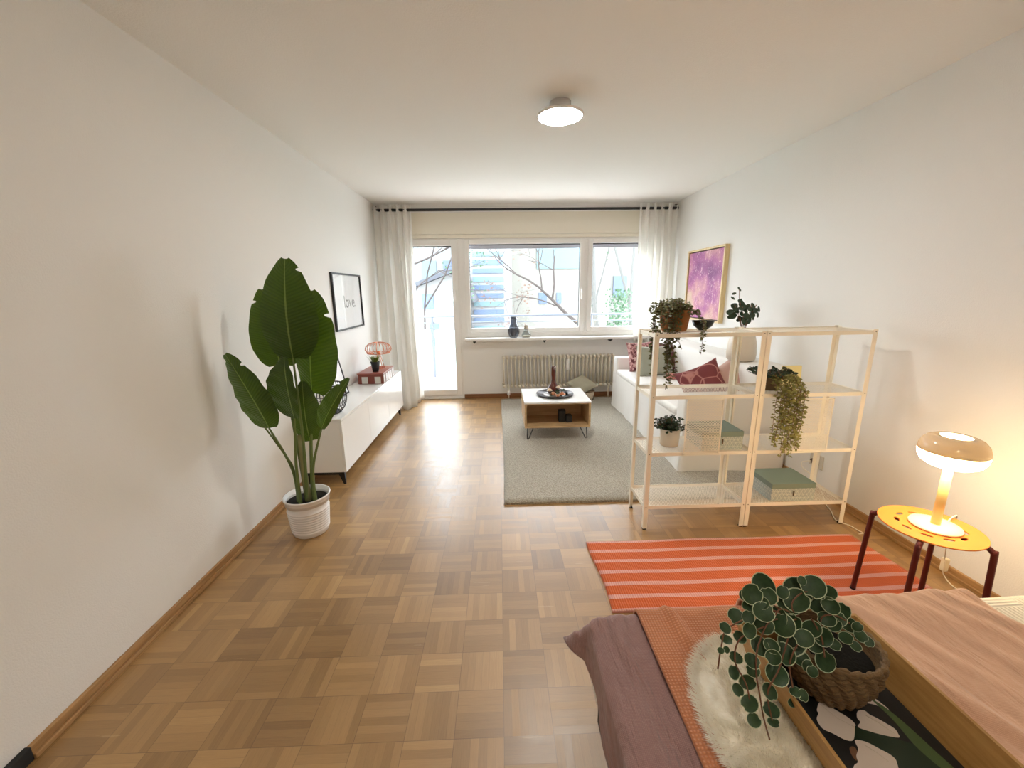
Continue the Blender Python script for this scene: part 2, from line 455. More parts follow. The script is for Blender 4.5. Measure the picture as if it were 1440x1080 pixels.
# far wall: below sill, and above the windows; the left remainder beside the door
wb = MB()
wb.box(-.50, XR, YB, YB+.28, 0, .84)
wb.box(XL, XR, YB, YB+.28, 2.10, H)
wb.box(XL, -1.20, YB, YB+.28, 0, 2.10)
wb.box(2.12, XR, YB, YB+.28, .84, 2.10)
struct(wb.build('wall_back', M['wall']))
# shutter-box panel with its trims
struct(box1('trim_1', M['cream'], (XL, XR, YB-.012, YB, 2.14, 2.40)))
struct(MB().box(XL, XR, YB-.03, YB, 2.40, 2.425).box(XL, XR, YB-.02, YB, 2.475, 2.5).build('trim_2', M['pvc']))
tb = MB().box(XL, XR, YB-.022, YB, 2.095, 2.135, bev=.004)
struct(tb.build('trim_3', M['cream']))
# baseboards
def skirting(name, mat, x0, x1, y0, y1):
    m = MB().box(x0, x1, y0, y1, 0, .046, bev=.003)
    if abs(x1-x0) < .1:
        w = .012; s_ = 1 if x0 < 0 else -1
        xx = max(x0, x1) if x0 < 0 else min(x0, x1)
        m.box(xx, xx+s_*w, y0, y1, 0, .018, bev=.003)
    struct(m.build(name, mat))
skirting('baseboard_left', M['skirt'], XL, XL+.014, 1.045, YB)
skirting('baseboard_right', M['skirt'], XR-.014, XR, YF, YB)
struct(box1('baseboard_back', M['skirt_dark'], (-.50, XR-.02, YB-.016, YB, 0, .058), bev=.003))
struct(box1('trim_4', M['blackmat'], (XL, XL+.02, YF, 1.045, 0, .05), bev=.003))

# window units -------------------------------------------------
def window(name, x0, x1, z0, z1, bar, sash, handle_x=None, shutter=True):
    w = bpy.data.objects.new(name, None); COL.objects.link(w); w.location = ((x0+x1)/2, YB+.04, z0); w['_org'] = tuple(w.location); struct(w)
    f = MB()
    y0, y1 = YB+.0, YB+.07
    for b in ((x0, x0+bar, z0, z1), (x1-bar, x1, z0, z1), (x0+bar, x1-bar, z0, z0+bar), (x0+bar, x1-bar, z1-bar, z1)):
        f.box(b[0], b[1], y0, y1, b[2], b[3], bev=.004)
    f.build('window_frame', M['pvc'], w)
    X0, X1, Z0, Z1 = x0+bar-.012, x1-bar+.012, z0+bar-.012, z1-bar+.012
    g = MB(); ya, yb = YB-.018, YB+.05
    for b in ((X0, X0+sash, Z0, Z1), (X1-sash, X1, Z0, Z1), (X0+sash, X1-sash, Z0, Z0+sash), (X0+sash, X1-sash, Z1-sash, Z1)):
        g.box(b[0], b[1], ya, yb, b[2], b[3], bev=.006)
    g.build('window_sash', M['pvc'], w)
    a, b, c, d = X0+sash, X1-sash, Z0+sash, Z1-sash
    q = MB()
    for bb in ((a, a+.006, c, d), (b-.006, b, c, d), (a, b, d-.012, d)):
        q.box(bb[0], bb[1], YB+.004, YB+.03, bb[2], bb[3])
    q.build('seal', M['seal'], w)
    box1('pane', M['glass'], (a-.005, b+.005, YB+.02, YB+.024, c-.005, d+.005), w)
    if shutter:
        s_ = MB(); s_.box(a-.05, b+.05, YB+.12, YB+.135, d-.045, d+.10)
        s_.build('roller_shutter', M['shutter'], w)
    if handle_x:
        hm = MB().box(handle_x-.012, handle_x+.012, YB-.03, YB-.016, 1.40, 1.47, bev=.004).box(handle_x-.009, handle_x+.009, YB-.055, YB-.035, 1.32, 1.45, bev=.005).box(handle_x-.008, handle_x+.008, YB-.04, YB-.02, 1.43, 1.45)
        hm.build('handle', M['pvc'], w)
    return w
window('window_1', -.455, 1.135, .875, 2.10, .035, .058, 1.085)
window('window_2', 1.135, 2.12, .875, 2.10, .035, .058, None)
d = window('door_1', -1.20, -.50, .03, 2.10, .035, .075, -.56, shutter=False)
struct(box1('trim_5', M['pvc'], (-.50, -.455, YB, YB+.07, .84, 2.10)))
struct(box1('trim_6', M['pvc'], (-1.20, -.44, YB-.01, YB+.17, 0, .03), bev=.003))
struct(MB().box(-.455, XR, 5.25, YB, .806, .838, bev=.006).box(-.455, 2.12, YB, YB+.07, .838, .876).build('trim_7', M['pvc']))
for i, x in enumerate((-.33, .58, 1.45)):
    tag(MB().box(x-.008, x+.008, 5.27, 5.40, .775, .806, bev=.003).box(x-.02, x+.02, 5.262, 5.28, .790, .806, bev=.003).build('sill_bracket', M['black'], origin=(x, 5.3, .775)),
        ['small dark bracket under the window sill, left of the radiator', 'small dark bracket under the window sill above the middle of the radiator', 'small dark bracket under the window sill above the right end of the radiator'][i], 'bracket', 'brackets under the window sill')

# curtain rail and curtains -----------------------------------
r = thing('curtain_rod', 'straight black curtain rod across the far wall below the ceiling', 'curtain rod', (.36, 5.3, 2.40))
MB().tube([(-1.50, 5.30, 2.405), (2.23, 5.30, 2.405)], .016, 12).build('rod', M['black'], r)
for x in (-1.47, 2.20):
    MB().tube([(x, 5.30, 2.405), (x, YB-.03, 2.41)], .008, 8).lathe([(0, 0), (.02, 0), (.02, .006), (0, .006)], (x, 5.30), 12, z0=2.44).tube([(x, 5.30, 2.405), (x, 5.30, 2.445)], .006, 8).build('bracket', M['black'], r)
def curtain(name, label, top, bot, z_top, z_bot, folds, amp_t, amp_b, seedv, bow=0.0, hem=None):
    rnd = random.Random(seedv); ph = [rnd.uniform(0, 6) for _ in range(4)]
    def path(P, t):
        P = [V(p) for p in P]; L = [(P[i+1]-P[i]).length for i in range(len(P)-1)]; s = t*sum(L)
        for i, l in enumerate(L):
            if s <= l or i == len(L)-1:
                d = (P[i+1]-P[i]).normalized(); return P[i]+d*s, d
            s -= l
    def fn(u, v):
        z = z_bot+(z_top-z_bot)*v
        a, da = path(top, u); b, db = path(bot, u)
        k = v**.8
        p = b.lerp(a, k); d = db.lerp(da, k); nrm = V((-d.y, d.x)) if d.length else V((0, 1)); nrm.normalize()
        am = amp_b*(1-v)+amp_t*v
        uu = u + .012*math.sin(u*7+ph[0])*(1-v)
        w = math.sin(2*PI*folds*uu+ph[1]) + .35*math.sin(2*PI*folds*2.3*uu+ph[2]+v*1.5)*v + .4*math.sin(2*PI*folds*.43*uu+ph[3])*(1-v)
        p = p+nrm*w*am
        if v > .955: p = p + nrm*math.sin(2*PI*folds*3*u)*.006
        return (p.x, p.y, z+.004*math.sin(u*40)*(1-v))
    m = MB().grid(fn, 150, 46)
    o = m.build(name, M['curtain'], origin=(top[0][0], top[0][1], z_bot), solid=.003)
    return tag(o, label, 'curtain', 'white linen curtains')
curtain('curtain', 'white linen curtain hanging beside the balcony door, hem on the floor', [(-1.495, 5.30), (-1.045, 5.30)], [(-1.47, 5.12), (-1.28, 4.93), (-1.13, 4.98), (-1.075, 5.37)], 2.462, .008, 5, .026, .040, 3)
curtain('curtain', 'white linen curtain in the right corner behind the sofa', [(1.745, 5.30), (2.215, 5.30)], [(1.735, 5.30), (2.225, 5.30)], 2.462, .75, 5, .026, .034, 5)

# radiator ----------------------------------------------------
rad = thing('radiator', 'cream ribbed column radiator under the window', 'radiator', (.78, 5.36, 0))
for i in range(30):
    x = .045 + i*(1.47/29)
    m = MB()
    for yy in (5.335, 5.375, 5.415):
        m.tube([(x, yy, .19), (x, yy, .56)], .0078, 8)
    m.box(x-.017, x+.017, 5.318, 5.435, .165, .20, bev=.012); m.box(x-.017, x+.017, 5.318, 5.435, .55, .592, bev=.014)
    m.build('column', M['rad'], rad)
MB().box(.875, .912, 5.285, 5.318, .40, .545, bev=.005).build('heat_meter', M['pvc'], rad)
MB().tube([(.105, 5.345, .19), (.105, 5.34, 0.001)], .009).tube([(.045, 5.36, .22), (.02, 5.36, .22)], .014).build('pipe', M['rad'], rad)
MB().tube([(1.46, 5.345, .19), (1.46, 5.34, 0.001)], .009).build('pipe', M['rad'], rad)
MB().lathe([(0, 0), (.02, 0), (.022, .04), (.016, .055), (0, .055)], (.105, 5.345), 14, z0=.06).build('valve', M['pvc'], rad)

# vases on the sill
v1 = thing('lantern_vase', 'smoked ribbed glass vase with a black rim on the window sill', 'vase', (.18, 5.33, .838))
p = [(.0, .0), (.040, .0), (.056, .02), (.074, .07), (.072, .12), (.055, .165), (.044, .19), (.046, .265), (.043, .265), (.040, .19), (.050, .16), (.067, .12), (.069, .07), (.05, .025), (.0, .02)]
MB().lathe(p, (.18, 5.33), 28, z0=.839).build('body', M['smoke'], v1)
MB().tube([(.18+.045*math.cos(t), 5.33+.045*math.sin(t), 1.105) for t in [k*PI/12 for k in range(24)]], .0035, 6, closed=True).build('rim', M['black'], v1)
for k in range(10):
    t = 2*PI*k/10
    MB().tube([(.18+rr*math.cos(t), 5.33+rr*math.sin(t), .839+z) for rr, z in ((.042, .005), (.058, .02), (.076, .07), (.074, .12), (.057, .165))], .0018, 5).build('wire', M['black'], v1)
v2 = thing('carafe_vase', 'small clear glass carafe with a beige neck beside the smoked vase', 'vase', (.345, 5.33, .838))
MB().lathe([(0, 0), (.05, 0), (.064, .02), (.060, .05), (.032, .08), (.026, .10), (.028, .155), (.025, .155), (.023, .10), (.05, .05), (.055, .02), (0, .012)], (.345, 5.33), 28, z0=.839).build('body', M['clearvase'], v2)
MB().lathe([(.0291, 0), (.0305, .05), (.0295, .052), (.0285, 0)], (.345, 5.33), 24, z0=.945, closed=True).build('neck_band', plain('greige_band', srgb(190, 184, 170), .6), v2)
MB().lathe([(0, 0), (.05, 0), (.056, .02), (0, .022)], (.345, 5.33), 24, z0=.845).build('sand', plain('pale_sand', srgb(214, 204, 184), .9), v2)

# ------------------------------------------------------------------ rugs
def rug(name, mat, x0, x1, y0, y1, h, label, wave=0, und=0):
    def fn(u, v):
        x = x0+(x1-x0)*u; y = y0+(y1-y0)*v
        x += wave*math.sin(v*5); 
        return (x, y, h+und*(1+math.sin(x*9+y*5))*.5)
    m = MB(); nu, nv = 60, 40
    m.grid(fn, nu, nv)
    b = len(m.v)
    # skirt
    bd = [j for j in range(nu)] + [k*nu+nu-1 for k in range(1, nv)] + [(nv-1)*nu+j for j in range(nu-2, -1, -1)] + [k*nu for k in range(nv-2, 0, -1)]
    vs = [(m.v[i][0], m.v[i][1], .0005) for i in bd]; o = len(m.v); m.v += vs; n = len(bd)
    for k in range(n):
        l = (k+1) % n; m.f.append((bd[l], bd[k], o+k, o+l)); m.mi.append(0); m.smooth.append(False)
    m.f.append(tuple(o+k for k in range(n))[::-1]); m.mi.append(0); m.smooth.append(False)
    return tag(m.build(name, mat, origin=(x0, y0, 0)), label, 'rug')
rug('wool_rug', M['rug'], .008, 1.98, 2.54, 5.31, .016, 'large flat grey-beige woven rug under the coffee table and sofa', .006)
rug('striped_rug', M['rug2'], .485, 2.05, 1.555, 2.08, .008, 'orange runner with pink stripes lying behind the bed', .01, .004)

# ------------------------------------------------------------------ media sideboard
sb = thing('sideboard', 'long low white media sideboard on black legs along the left wall', 'sideboard', (-1.35, 3.85, 0))
bx = (-1.515, -1.182, 2.90, 4.78)
m = MB(); m.box(bx[0], bx[1], bx[2], bx[3], .510, .530, bev=.002)
m.build('top', M['white_lac'], sb)
MB().box(bx[0], bx[1]-.018, bx[2]+.002, bx[3]-.002, .108, .509, bev=.002).build('carcass', M['white_lac'], sb)
for i in range(3):
    a = bx[2]+i*(bx[3]-bx[2])/3
    MB().box(bx[1]-.017, bx[1], a+.0015, a+(bx[3]-bx[2])/3-.0015, .108, .508, bev=.0015).build('door', M['white_lac'], sb)
for y in (bx[2]+.03, bx[3]-.06):
    for x in (bx[1]-.05, bx[0]+.05):
        sx = .018 if x > -1.35 else -.018
        vs = []
        for (w, z, dx) in ((.05, .1075, 0), (.016, 0, sx)):
            vs += [(x+dx-w/2, y-w/3, z), (x+dx+w/2, y-w/3, z), (x+dx+w/2, y+w/3, z), (x+dx-w/2, y+w/3, z)]
        MB().add(vs, [(0, 1, 2, 3), (7, 6, 5, 4), (0, 4, 5, 1), (1, 5, 6, 2), (2, 6, 7, 3), (3, 7, 4, 0)], smooth=False).build('leg', M['black'], sb)
    MB().box(bx[0]+.04, bx[1]-.04, y-.012, y+.012, .082, .1075).build('leg_rail', M['black'], sb)

# framed LOVE print on the left wall
fr = thing('framed_print', 'white print with the word love in a thin black frame on the left wall', 'picture', (XL+.01, 4.25, 1.08))
def frame_yz(parent, x, y0, y1, z0, z1, w, dep, mat, side=1):
    m = MB(); xa, xb = (x, x+side*dep)
    m.box(xa, xb, y0, y0+w, z0, z1); m.box(xa, xb, y1-w, y1, z0, z1); m.box(xa, xb, y0+w, y1-w, z0, z0+w); m.box(xa, xb, y0+w, y1-w, z1-w, z1)
    return m.build('frame', mat, parent)
frame_yz(fr, XL+.001, 3.84, 4.61, 1.083, 1.622, .016, .022, M['black'])
MB().box(XL+.001, XL+.008, 3.85, 4.60, 1.09, 1.615).build('print', M['paper'], fr)
g = M['glass']
MB().box(XL+.014, XL+.016, 3.857, 4.594, 1.099, 1.606).build('glass', g, fr)
def text_mesh(body, size, mat, name, parent, loc, rot, thick=.0004, spacing=1.0):
    cu = bpy.data.curves.new(name, 'FONT'); cu.body = body; cu.size = size; cu.extrude = thick; cu.space_character = spacing
    cu.align_x = 'CENTER'; cu.align_y = 'CENTER'
    t = bpy.data.objects.new(name+'_tmp', cu); COL.objects.link(t)
    dg = bpy.context.evaluated_depsgraph_get(); me = bpy.data.meshes.new_from_object(t.evaluated_get(dg))
    bpy.data.objects.remove(t, do_unlink=True)
    me.materials.clear(); me.materials.append(mat)
    o = bpy.data.objects.new(name, me); COL.objects.link(o)
    o.parent = parent; o.location = V(loc)-V(parent['_org']); o.rotation_euler = rot
    return o
love = text_mesh('love.', .17, plain('print_grey', srgb(120, 118, 118), .7), 'lettering', fr, (XL+.0088, 4.27, 1.345), (PI/2, 0, PI/2))
love.scale = (1.05, 1, 1)

# frame leaning on the sideboard
lf = thing('leaning_frame', 'white print in a thin black frame leaning on the sideboard against the wall', 'picture', (-1.45, 3.58, .531))
ang = math.atan2(.085, .41)
def lean(o):
    o.rotation_euler = (0, -ang, 0)
m = MB()
L0, L1, hh = 3.40, 3.735, .43
x0 = -1.415
for (ya, yb, za, zb) in ((L0, L0+.014, 0, hh), (L1-.014, L1, 0, hh), (L0+.014, L1-.014, 0, .014), (L0+.014, L1-.014, hh-.014, hh)):
    m.box(x0-.015, x0, ya, yb, .531+za, .531+zb, rot=Euler((0, -ang, 0)).to_matrix(), piv=(x0, 3.5, .531))
m.build('frame', M['black'], lf)
MB().box(x0-.013, x0-.006, L0+.01, L1-.01, .54, .531+hh-.01, rot=Euler((0, -ang, 0)).to_matrix(), piv=(x0, 3.5, .531)).build('print', M['paper'], lf)

# black wire basket and striped cushion-like vase on the sideboard
wbk = thing('wire_basket', 'round black wire basket standing on the near end of the sideboard', 'basket', (-1.335, 3.08, .531))
cx, cy = -1.335, 3.08
for z, rr in ((.534, .085), (.60, .128), (.68, .135), (.755, .115)):
    MB().tube([(cx+rr*math.cos(k*PI/16), cy+rr*math.sin(k*PI/16), z) for k in range(32)], .005 if z < .55 or z > .75 else .0025, 6, closed=True).build('ring', M['black'], wbk)
m = MB()
for k in range(36):
    t = 2*PI*k/36
    m.tube([(cx+rr*math.cos(t), cy+rr*math.sin(t), z) for z, rr in ((.534, .085), (.565, .112), (.60, .128), (.64, .135), (.68, .135), (.72, .127), (.755, .115))], .0022, 5)
m.build('wires', M['black'], wbk)
MB().lathe([(0, 0), (.083, 0), (.083, .004), (0, .004)], (cx, cy), 24, z0=.5315).build('base', M['black'], wbk)
cd = thing('pillar_candle', 'white candle inside the black wire basket on the sideboard', 'candle', (cx, cy, .536))
MB().lathe([(0, 0), (.045, 0), (.047, .005), (.047, .12), (.043, .126), (0, .122)], (cx, cy), 24, z0=.5362).build('wax', plain('white_wax', srgb(236, 230, 222), .5), cd)
MB().tube([(cx, cy, .655), (cx+.001, cy, .672)], .0015, 5).build('wick', M['black'], cd)

# brown book with pale page block
bk = thing('storage_case', 'flat red-brown box with pale square panels near the far end of the sideboard', 'box', (-1.315, 4.28, .531))
MB().box(-1.445, -1.19, 4.07, 4.50, .532, .630, bev=.003).build('body', plain('red_brown_box', srgb(124, 60, 46), .4), bk)
MB().box(-1.450, -1.186, 4.065, 4.505, .6305, .642, bev=.002).build('lid', plain('red_brown_lid', srgb(150, 82, 70), .35), bk)
for (a, b) in ((-1.405, -1.345), (-1.275, -1.215)):
    MB().box(a, b, 4.066, 4.0698, .537, .605).build('panel', plain('pale_panel', srgb(206, 204, 196), .5), bk)
for k in range(5):
    a = 4.085+k*.082
    MB().box(-1.1898, -1.1865, a, a+.055, .537, .62).build('panel', plain('pale_side_panel', srgb(226, 222, 222), .5), bk)
# copper wire lamp
cl = thing('wire_lamp', 'copper wire table lamp with a domed cage shade on the red-brown box', 'lamp', (-1.30, 4.36, .6425))
cx, cy, z0 = -1.30, 4.36, .6425
dome = [(.058, .155), (.115, .165), (.135, .20), (.128, .235), (.10, .262), (.05, .278), (0.004, .281)]
m = MB()
for k in range(22):
    t = 2*PI*k/22
    m.tube([(cx+rr*math.cos(t), cy+rr*math.sin(t), z0+z) for rr, z in dome], .0024, 5)
m.tube([(cx+.118*math.cos(k*PI/16), cy+.118*math.sin(k*PI/16), z0+.166) for k in range(32)], .0035, 6, closed=True)
m.build('cage_shade', M['copper'], cl)
m = MB()
for k in range(4):
    t = PI/4+PI/2*k
    m.tube([(cx+.055*math.cos(t), cy+.055*math.sin(t), z0+.003), (cx+.012*math.cos(t), cy+.012*math.sin(t), z0+.16)], .003, 6)
m.tube([(cx+.057*math.cos(k*PI/8), cy+.057*math.sin(k*PI/8), z0+.003) for k in range(16)], .003, 6, closed=True)
m.build('base', M['copper'], cl)
MB().lathe([(0, 0), (.018, 0), (.018, .035), (0, .035)], (cx, cy), 14, z0=z0+.15).build('socket', M['copper'], cl)
# small plant in black pot
sp = thing('potted_plant', 'small yellow-green plant in a tapered black pot in front of the copper lamp', 'plant', (-1.285, 4.16, .6425))
MB().lathe([(0, 0), (.03, 0), (.046, .105), (.042, .105), (.04, .09), (0, .09)], (-1.285, 4.16), 20, z0=.643).build('pot', M['blackmat'], sp)
m = MB(); rnd = random.Random(2)
for k in range(70):
    t = rnd.uniform(0, 2*PI); r0 = rnd.uniform(0, .03); l = rnd.uniform(.04, .095); sp_ = rnd.uniform(.1, .8)
    b = V((-1.285+r0*math.cos(t), 4.16+r0*math.sin(t), .732)); tip = b+V((math.cos(t)*l*sp_, math.sin(t)*l*sp_, l)); s_ = V((-math.sin(t), math.cos(t), 0))*.004
    mid = (b+tip)/2+V((0, 0, .006))
    m.add([b-s_*.5, b+s_*.5, mid+s_, tip, mid-s_], [(0, 1, 2, 4), (4, 2, 3)])
o = m.build('foliage', plain('yellow_green_blades', srgb(110, 128, 40), .5, var=.5), sp); o['kind'] = 'stuff'

# ------------------------------------------------------------------ bird-of-paradise
pl = thing('banana_plant', 'tall broad-leaved banana plant in a white ribbed pot by the left wall', 'plant', (-1.19, 2.28, 0))
px_, py_ = -1.192, 2.30
prof = [(0, 0), (.094, 0), (.100, .006)]
for k in range(9):
    z = .03+k*.016; prof += [(.1050+z*.085, z), (.1062+z*.085, z+.004), (.1050+z*.085, z+.008), (.1012+z*.085, z+.012)]
prof += [(.126, .236), (.131, .240), (.131, .248), (.124, .248), (.122, .20), (0, .20)]
MB().lathe(prof, (px_, py_), 48).build('pot', M['pot_white'], pl)
MB().lathe([(0, .0), (.1195, .0), (.1195, .006), (0, .014)], (px_, py_), 24, z0=.2005).build('soil', M['soil'], pl)
def bezier(a, b, c, n):
    return [a*(1-t)**2+b*2*t*(1-t)+c*t*t for t in [i/n for i in range(n+1)]]
def big_leaf(base, ctrl, tip, w, wide, fold=.25, splits=(), asym=0.0, shape=1.0, ripple=.004):
    """wide: vector across the blade; a notched, folded blade along a bezier midrib"""
    base, ctrl, tip, wide = V(base), V(ctrl), V(tip), V(wide).normalized()
    nl, nw = 72, 15
    pts = bezier(base, ctrl, tip, nl-1)
    m = MB(); rnd = random.Random(int(abs(base.x*1000+tip.z*777)))
    def fn(u, v):
        i = min(int(v*(nl-1)+.5), nl-1); p = pts[i]
        d = (pts[min(i+1, nl-1)]-pts[max(i-1, 0)]).normalized()
        a = (wide-d*wide.dot(d)).normalized(); n = d.cross(a)
        prof = (math.sin(PI*min(1, v**.62*1.0)))**.72 if v > 0 else 0
        prof = (max(0.0, math.sin(PI*(v*.96+.03)**.76)))**.57
        s = (u-.5)*2
        ww = (w[0] if s < 0 else w[1])*prof
        for (side, vv) in splits:
            if s*side > 0 and abs(v-vv) < .014: ww *= .72
        q = p + a*s*ww + n*(abs(s)**1.4*fold*ww) + n*ripple*math.sin(v*26+s*3)*abs(s)
        q -= d*.04*abs(s)**2*(1-v)*0
        q += d*(-.12*w[1])*(abs(s)**2)*(.6-v)
        return q
    return m.grid(fn, nw, nl, uv=True)
def petiole(pts, r0, r1, parent=pl):
    P = [V(p) for p in pts]; n = len(P)
    out = []
    for i in range(n-1):
        p0 = P[max(i-1, 0)]; p1 = P[i]; p2 = P[i+1]; p3 = P[min(i+2, n-1)]
        for k in range(6):
            t = k/6; out.append(.5*((2*p1)+(p2-p0)*t+(2*p0-5*p1+4*p2-p3)*t*t+(3*p1-p0-3*p2+p3)*t**3))
    out.append(P[-1]); m_ = len(out)
    return MB().tube(out, [r0+(r1-r0)*i/(m_-1) for i in range(m_)], 8).build('stem', M['stem'], parent)
LEAVES = [
 # base, middle, tip, half widths (left, right), across, fold, splits, stem points
 ((-1.145, 2.26, 1.086), (-1.118, 2.20, 1.352), (-1.108, 2.24, 1.612), (.140, .150), (1, .12, 0), .16, [(1, .90)], [(-1.185, 2.28, .2), (-1.165, 2.29, .6), (-1.145, 2.26, 1.086)]),
 ((-1.278, 2.36, 1.031), (-1.268, 2.33, 1.24), (-1.314, 2.36, 1.46), (.125, .15), (1, .40, .1), .12, [(-1, .87)], [(-1.20, 2.31, .2), (-1.23, 2.33, .7), (-1.278, 2.36, 1.031)]),
 ((-1.118, 2.37, .863), (-1.075, 2.33, 1.17), (-1.055, 2.38, 1.45), (.10, .158), (1, -.2, 0), .14, [(1, .76)], [(-1.145, 2.29, .2), (-1.137, 2.31, .5), (-1.118, 2.37, .863)]),
 ((-1.177, 2.25, .743), (-1.150, 2.17, .95), (-1.160, 2.20, 1.103), (.150, .045), (1, -.25, 0), .12, [], [(-1.215, 2.26, .2), (-1.215, 2.27, .45), (-1.177, 2.25, .743)]),
 ((-1.321, 2.24, .692), (-1.352, 2.17, .906), (-1.462, 2.19, 1.126), (.125, .085), (.86, -.15, .42), .30, [(1, .82), (-1, .95)], [(-1.235, 2.28, .2), (-1.245, 2.28, .42), (-1.321, 2.24, .692)]),
 ((-1.038, 2.26, .672), (-.938, 2.19, .82), (-.835, 2.22, .976), (.065, .030), (.75, .1, -.62), .45, [(-1, .86)], [(-1.135, 2.28, .2), (-1.125, 2.28, .42), (-1.038, 2.26, .672)]),
 ((-1.145, 2.33, .575), (-1.140, 2.30, .751), (-1.145, 2.33, .94), (.075, .085), (1, .3, 0), .35, [], [(-1.165, 2.31, .2), (-1.160, 2.33, .4), (-1.145, 2.33, .575)]),
]
for (b, c, t, w, wd, fo, spl, stem) in LEAVES:
    c = V(c)*2-(V(b)+V(t))*.5
    big_leaf(b, c, t, w, wd, fo, spl).build('leaf', M['leaf'], pl)
    petiole(stem, .012, .005)
MB().tube([(-1.235, 2.28, .40), (-1.24, 2.27, .46), (-1.30, 2.25, .60), (-1.345, 2.24, .70)], .005, 6).build('stem', M['stem'], pl)
MB().tube([(-1.18, 2.29, .2), (-1.19, 2.30, .38), (-1.195, 2.31, .62)], [.022, .018, .010], 8).build('trunk', plain('pale_green_trunk', srgb(150, 146, 96), .6, var=.2), pl)

# ------------------------------------------------------------------ ceiling lamp
clp = thing('ceiling_light', 'round white ceiling light with a glowing flat diffuser', 'ceiling light', (.378, 2.655, 2.5))
MB().lathe([(.0, -.002), (.062, -.002), (.062, -.040), (.105, -.052), (.134, -.066), (.137, -.074), (.134, -.080), (.128, -.080), (.12, -.07), (0, -.06)][::-1], (.378, 2.655), 48, z0=2.5).build('housing', M['pot_white'], clp)
MB().lathe([(0, -.086), (.08, -.0855), (.115, -.084), (.1275, -.079), (.1275, -.073), (0, -.073)], (.378, 2.655), 48, z0=2.5).build('diffuser', emit('ceiling_diffuser_glow', (1, .975, .90), 85), clp)

rear_fill = thing('ceiling_light', 'added unseen round ceiling light that brightens the near end of the room', 'ceiling light', (.378, -.55, 2.5))  # assumed fixture out of view, added to brighten the near end
MB().lathe([(.0, -.002), (.062, -.002), (.062, -.040), (.105, -.052), (.134, -.066), (.137, -.074), (.134, -.080), (.128, -.080), (.12, -.07), (0, -.06)][::-1], (.378, -.55), 48, z0=2.5).build('housing', M['pot_white'], rear_fill)
MB().lathe([(0, -.086), (.08, -.0855), (.115, -.084), (.1275, -.079), (.1275, -.073), (0, -.073)], (.378, -.55), 48, z0=2.5).build('diffuser', emit('rear_fill_glow', (1, .93, .80), 42), rear_fill)

# ------------------------------------------------------------------ coffee table
ct = thing('coffee_table', 'square coffee table with white top, open oak box and hairpin legs', 'coffee table', (.54, 3.98, .0165))
X0, X1, Y0, Y1 = .222, .856, 3.71, 4.27
m = MB(); m.box(X0-.004, X1+.004, Y0-.004, Y1, .386, .402, bev=.002); m.build('top', M['white_lac'], ct)
# carcass: sides, bottom, back, middle board, little front lip
m = MB(); m.box(X0, X0+.02, Y0, Y1, .145, .384); m.box(X1-.02, X1, Y0, Y1, .145, .384); m.box(X0+.02, X1-.02, Y0, Y1, .145, .163)
m.box(X0+.02, X1-.02, Y1-.2, Y1-.19, .163, .375)
m.box(X0+.02, X1-.02, Y0+.01, Y1, .372, .384)
m.build('box', M['oak'], ct)
for (lx, ly, sx, sy) in ((X0+.03, Y0+.05, 1, 1), (X1-.03, Y0+.05, -1, 1), (X0+.03, Y1-.05, 1, -1), (X1-.03, Y1-.05, -1, -1)):
    m = MB(); m.tube([(lx, ly, .145), (lx-.006*sx, ly-.02*sy, .021), (lx+.008*sx, ly-.015*sy, .0195), (lx+.065*sx, ly+.02*sy, .145)], .0045, 6)
    m.build('leg', M['black'], ct)
# things in the table
for (x, y, s, h, lb) in ((.60, 3.86, .068, .115, 'taller black holder inside the coffee table'), (.665, 3.83, .055, .075, 'shorter black holder inside the coffee table')):
    t = thing('candle_holder', lb, 'candle holder', (x, y, .1635), 'black candle holders inside the coffee table')
    MB().box(x-s/2, x+s/2, y-s/2, y+s/2, .1637, .1637+h, bev=.004).build('block', M['blackmat'], t)
    MB().lathe([(0, 0), (s*.3, 0), (s*.3, .005), (s*.22, .005), (s*.2, .002), (0, .002)], (x, y), 16, z0=.1638+h).build('cup', M['black'], t)
# tray
ty = thing('serving_tray', 'round dark-rimmed tray in the middle of the coffee table', 'tray', (.545, 3.985, .4025))
MB().lathe([(0, 0), (.172, 0), (.182, .004), (.188, .018), (.184, .018), (.178, .008), (0, .006)], (.545, 3.985), 48, z0=.4025).build('rim', plain('dark_tray_metal', srgb(52, 44, 40), .3, .5), ty)
g_ = N('etched_tray'); vv = g_.voronoi(g_.coord(), 26)
MB().lathe([(0, 0), (.174, 0), (.174, .001), (0, .001)], (.545, 3.985), 48, z0=.4088).build('patterned_base', g_.done(g_.bsdf(g_.ramp(vv, [(.06, srgb(120, 108, 102)), (.16, srgb(206, 202, 198))]), .3)), ty)
bo = thing('bottle_vase', 'tall red-brown bottle vase on the round tray', 'vase', (.535, 4.02, .41))
MB().lathe([(0, 0), (.052, 0), (.062, .02), (.062, .05), (.045, .085), (.026, .11), (.023, .14), (.023, .27), (.026, .275), (.022, .275), (.019, .14), (0, .12)], (.535, 4.02), 28, z0=.4102).build('body', plain('red_brown_glass', srgb(84, 30, 20), .15, coat=.5), bo)
MB().lathe([(.0625, 0), (.064, .03), (.0625, .031)], (.535, 4.02), 28, z0=.43).build('label_band', plain('dark_red_band', srgb(70, 22, 18), .3), bo)
fl = thing('flower_arrangement', 'posy of peach roses with green leaves at the foot of the bottle vase', 'flowers', (.565, 3.90, .41))
peach = plain('peach_petals', srgb(236, 190, 158), .7); creamp = plain('cream_petals', srgb(240, 226, 206), .7)
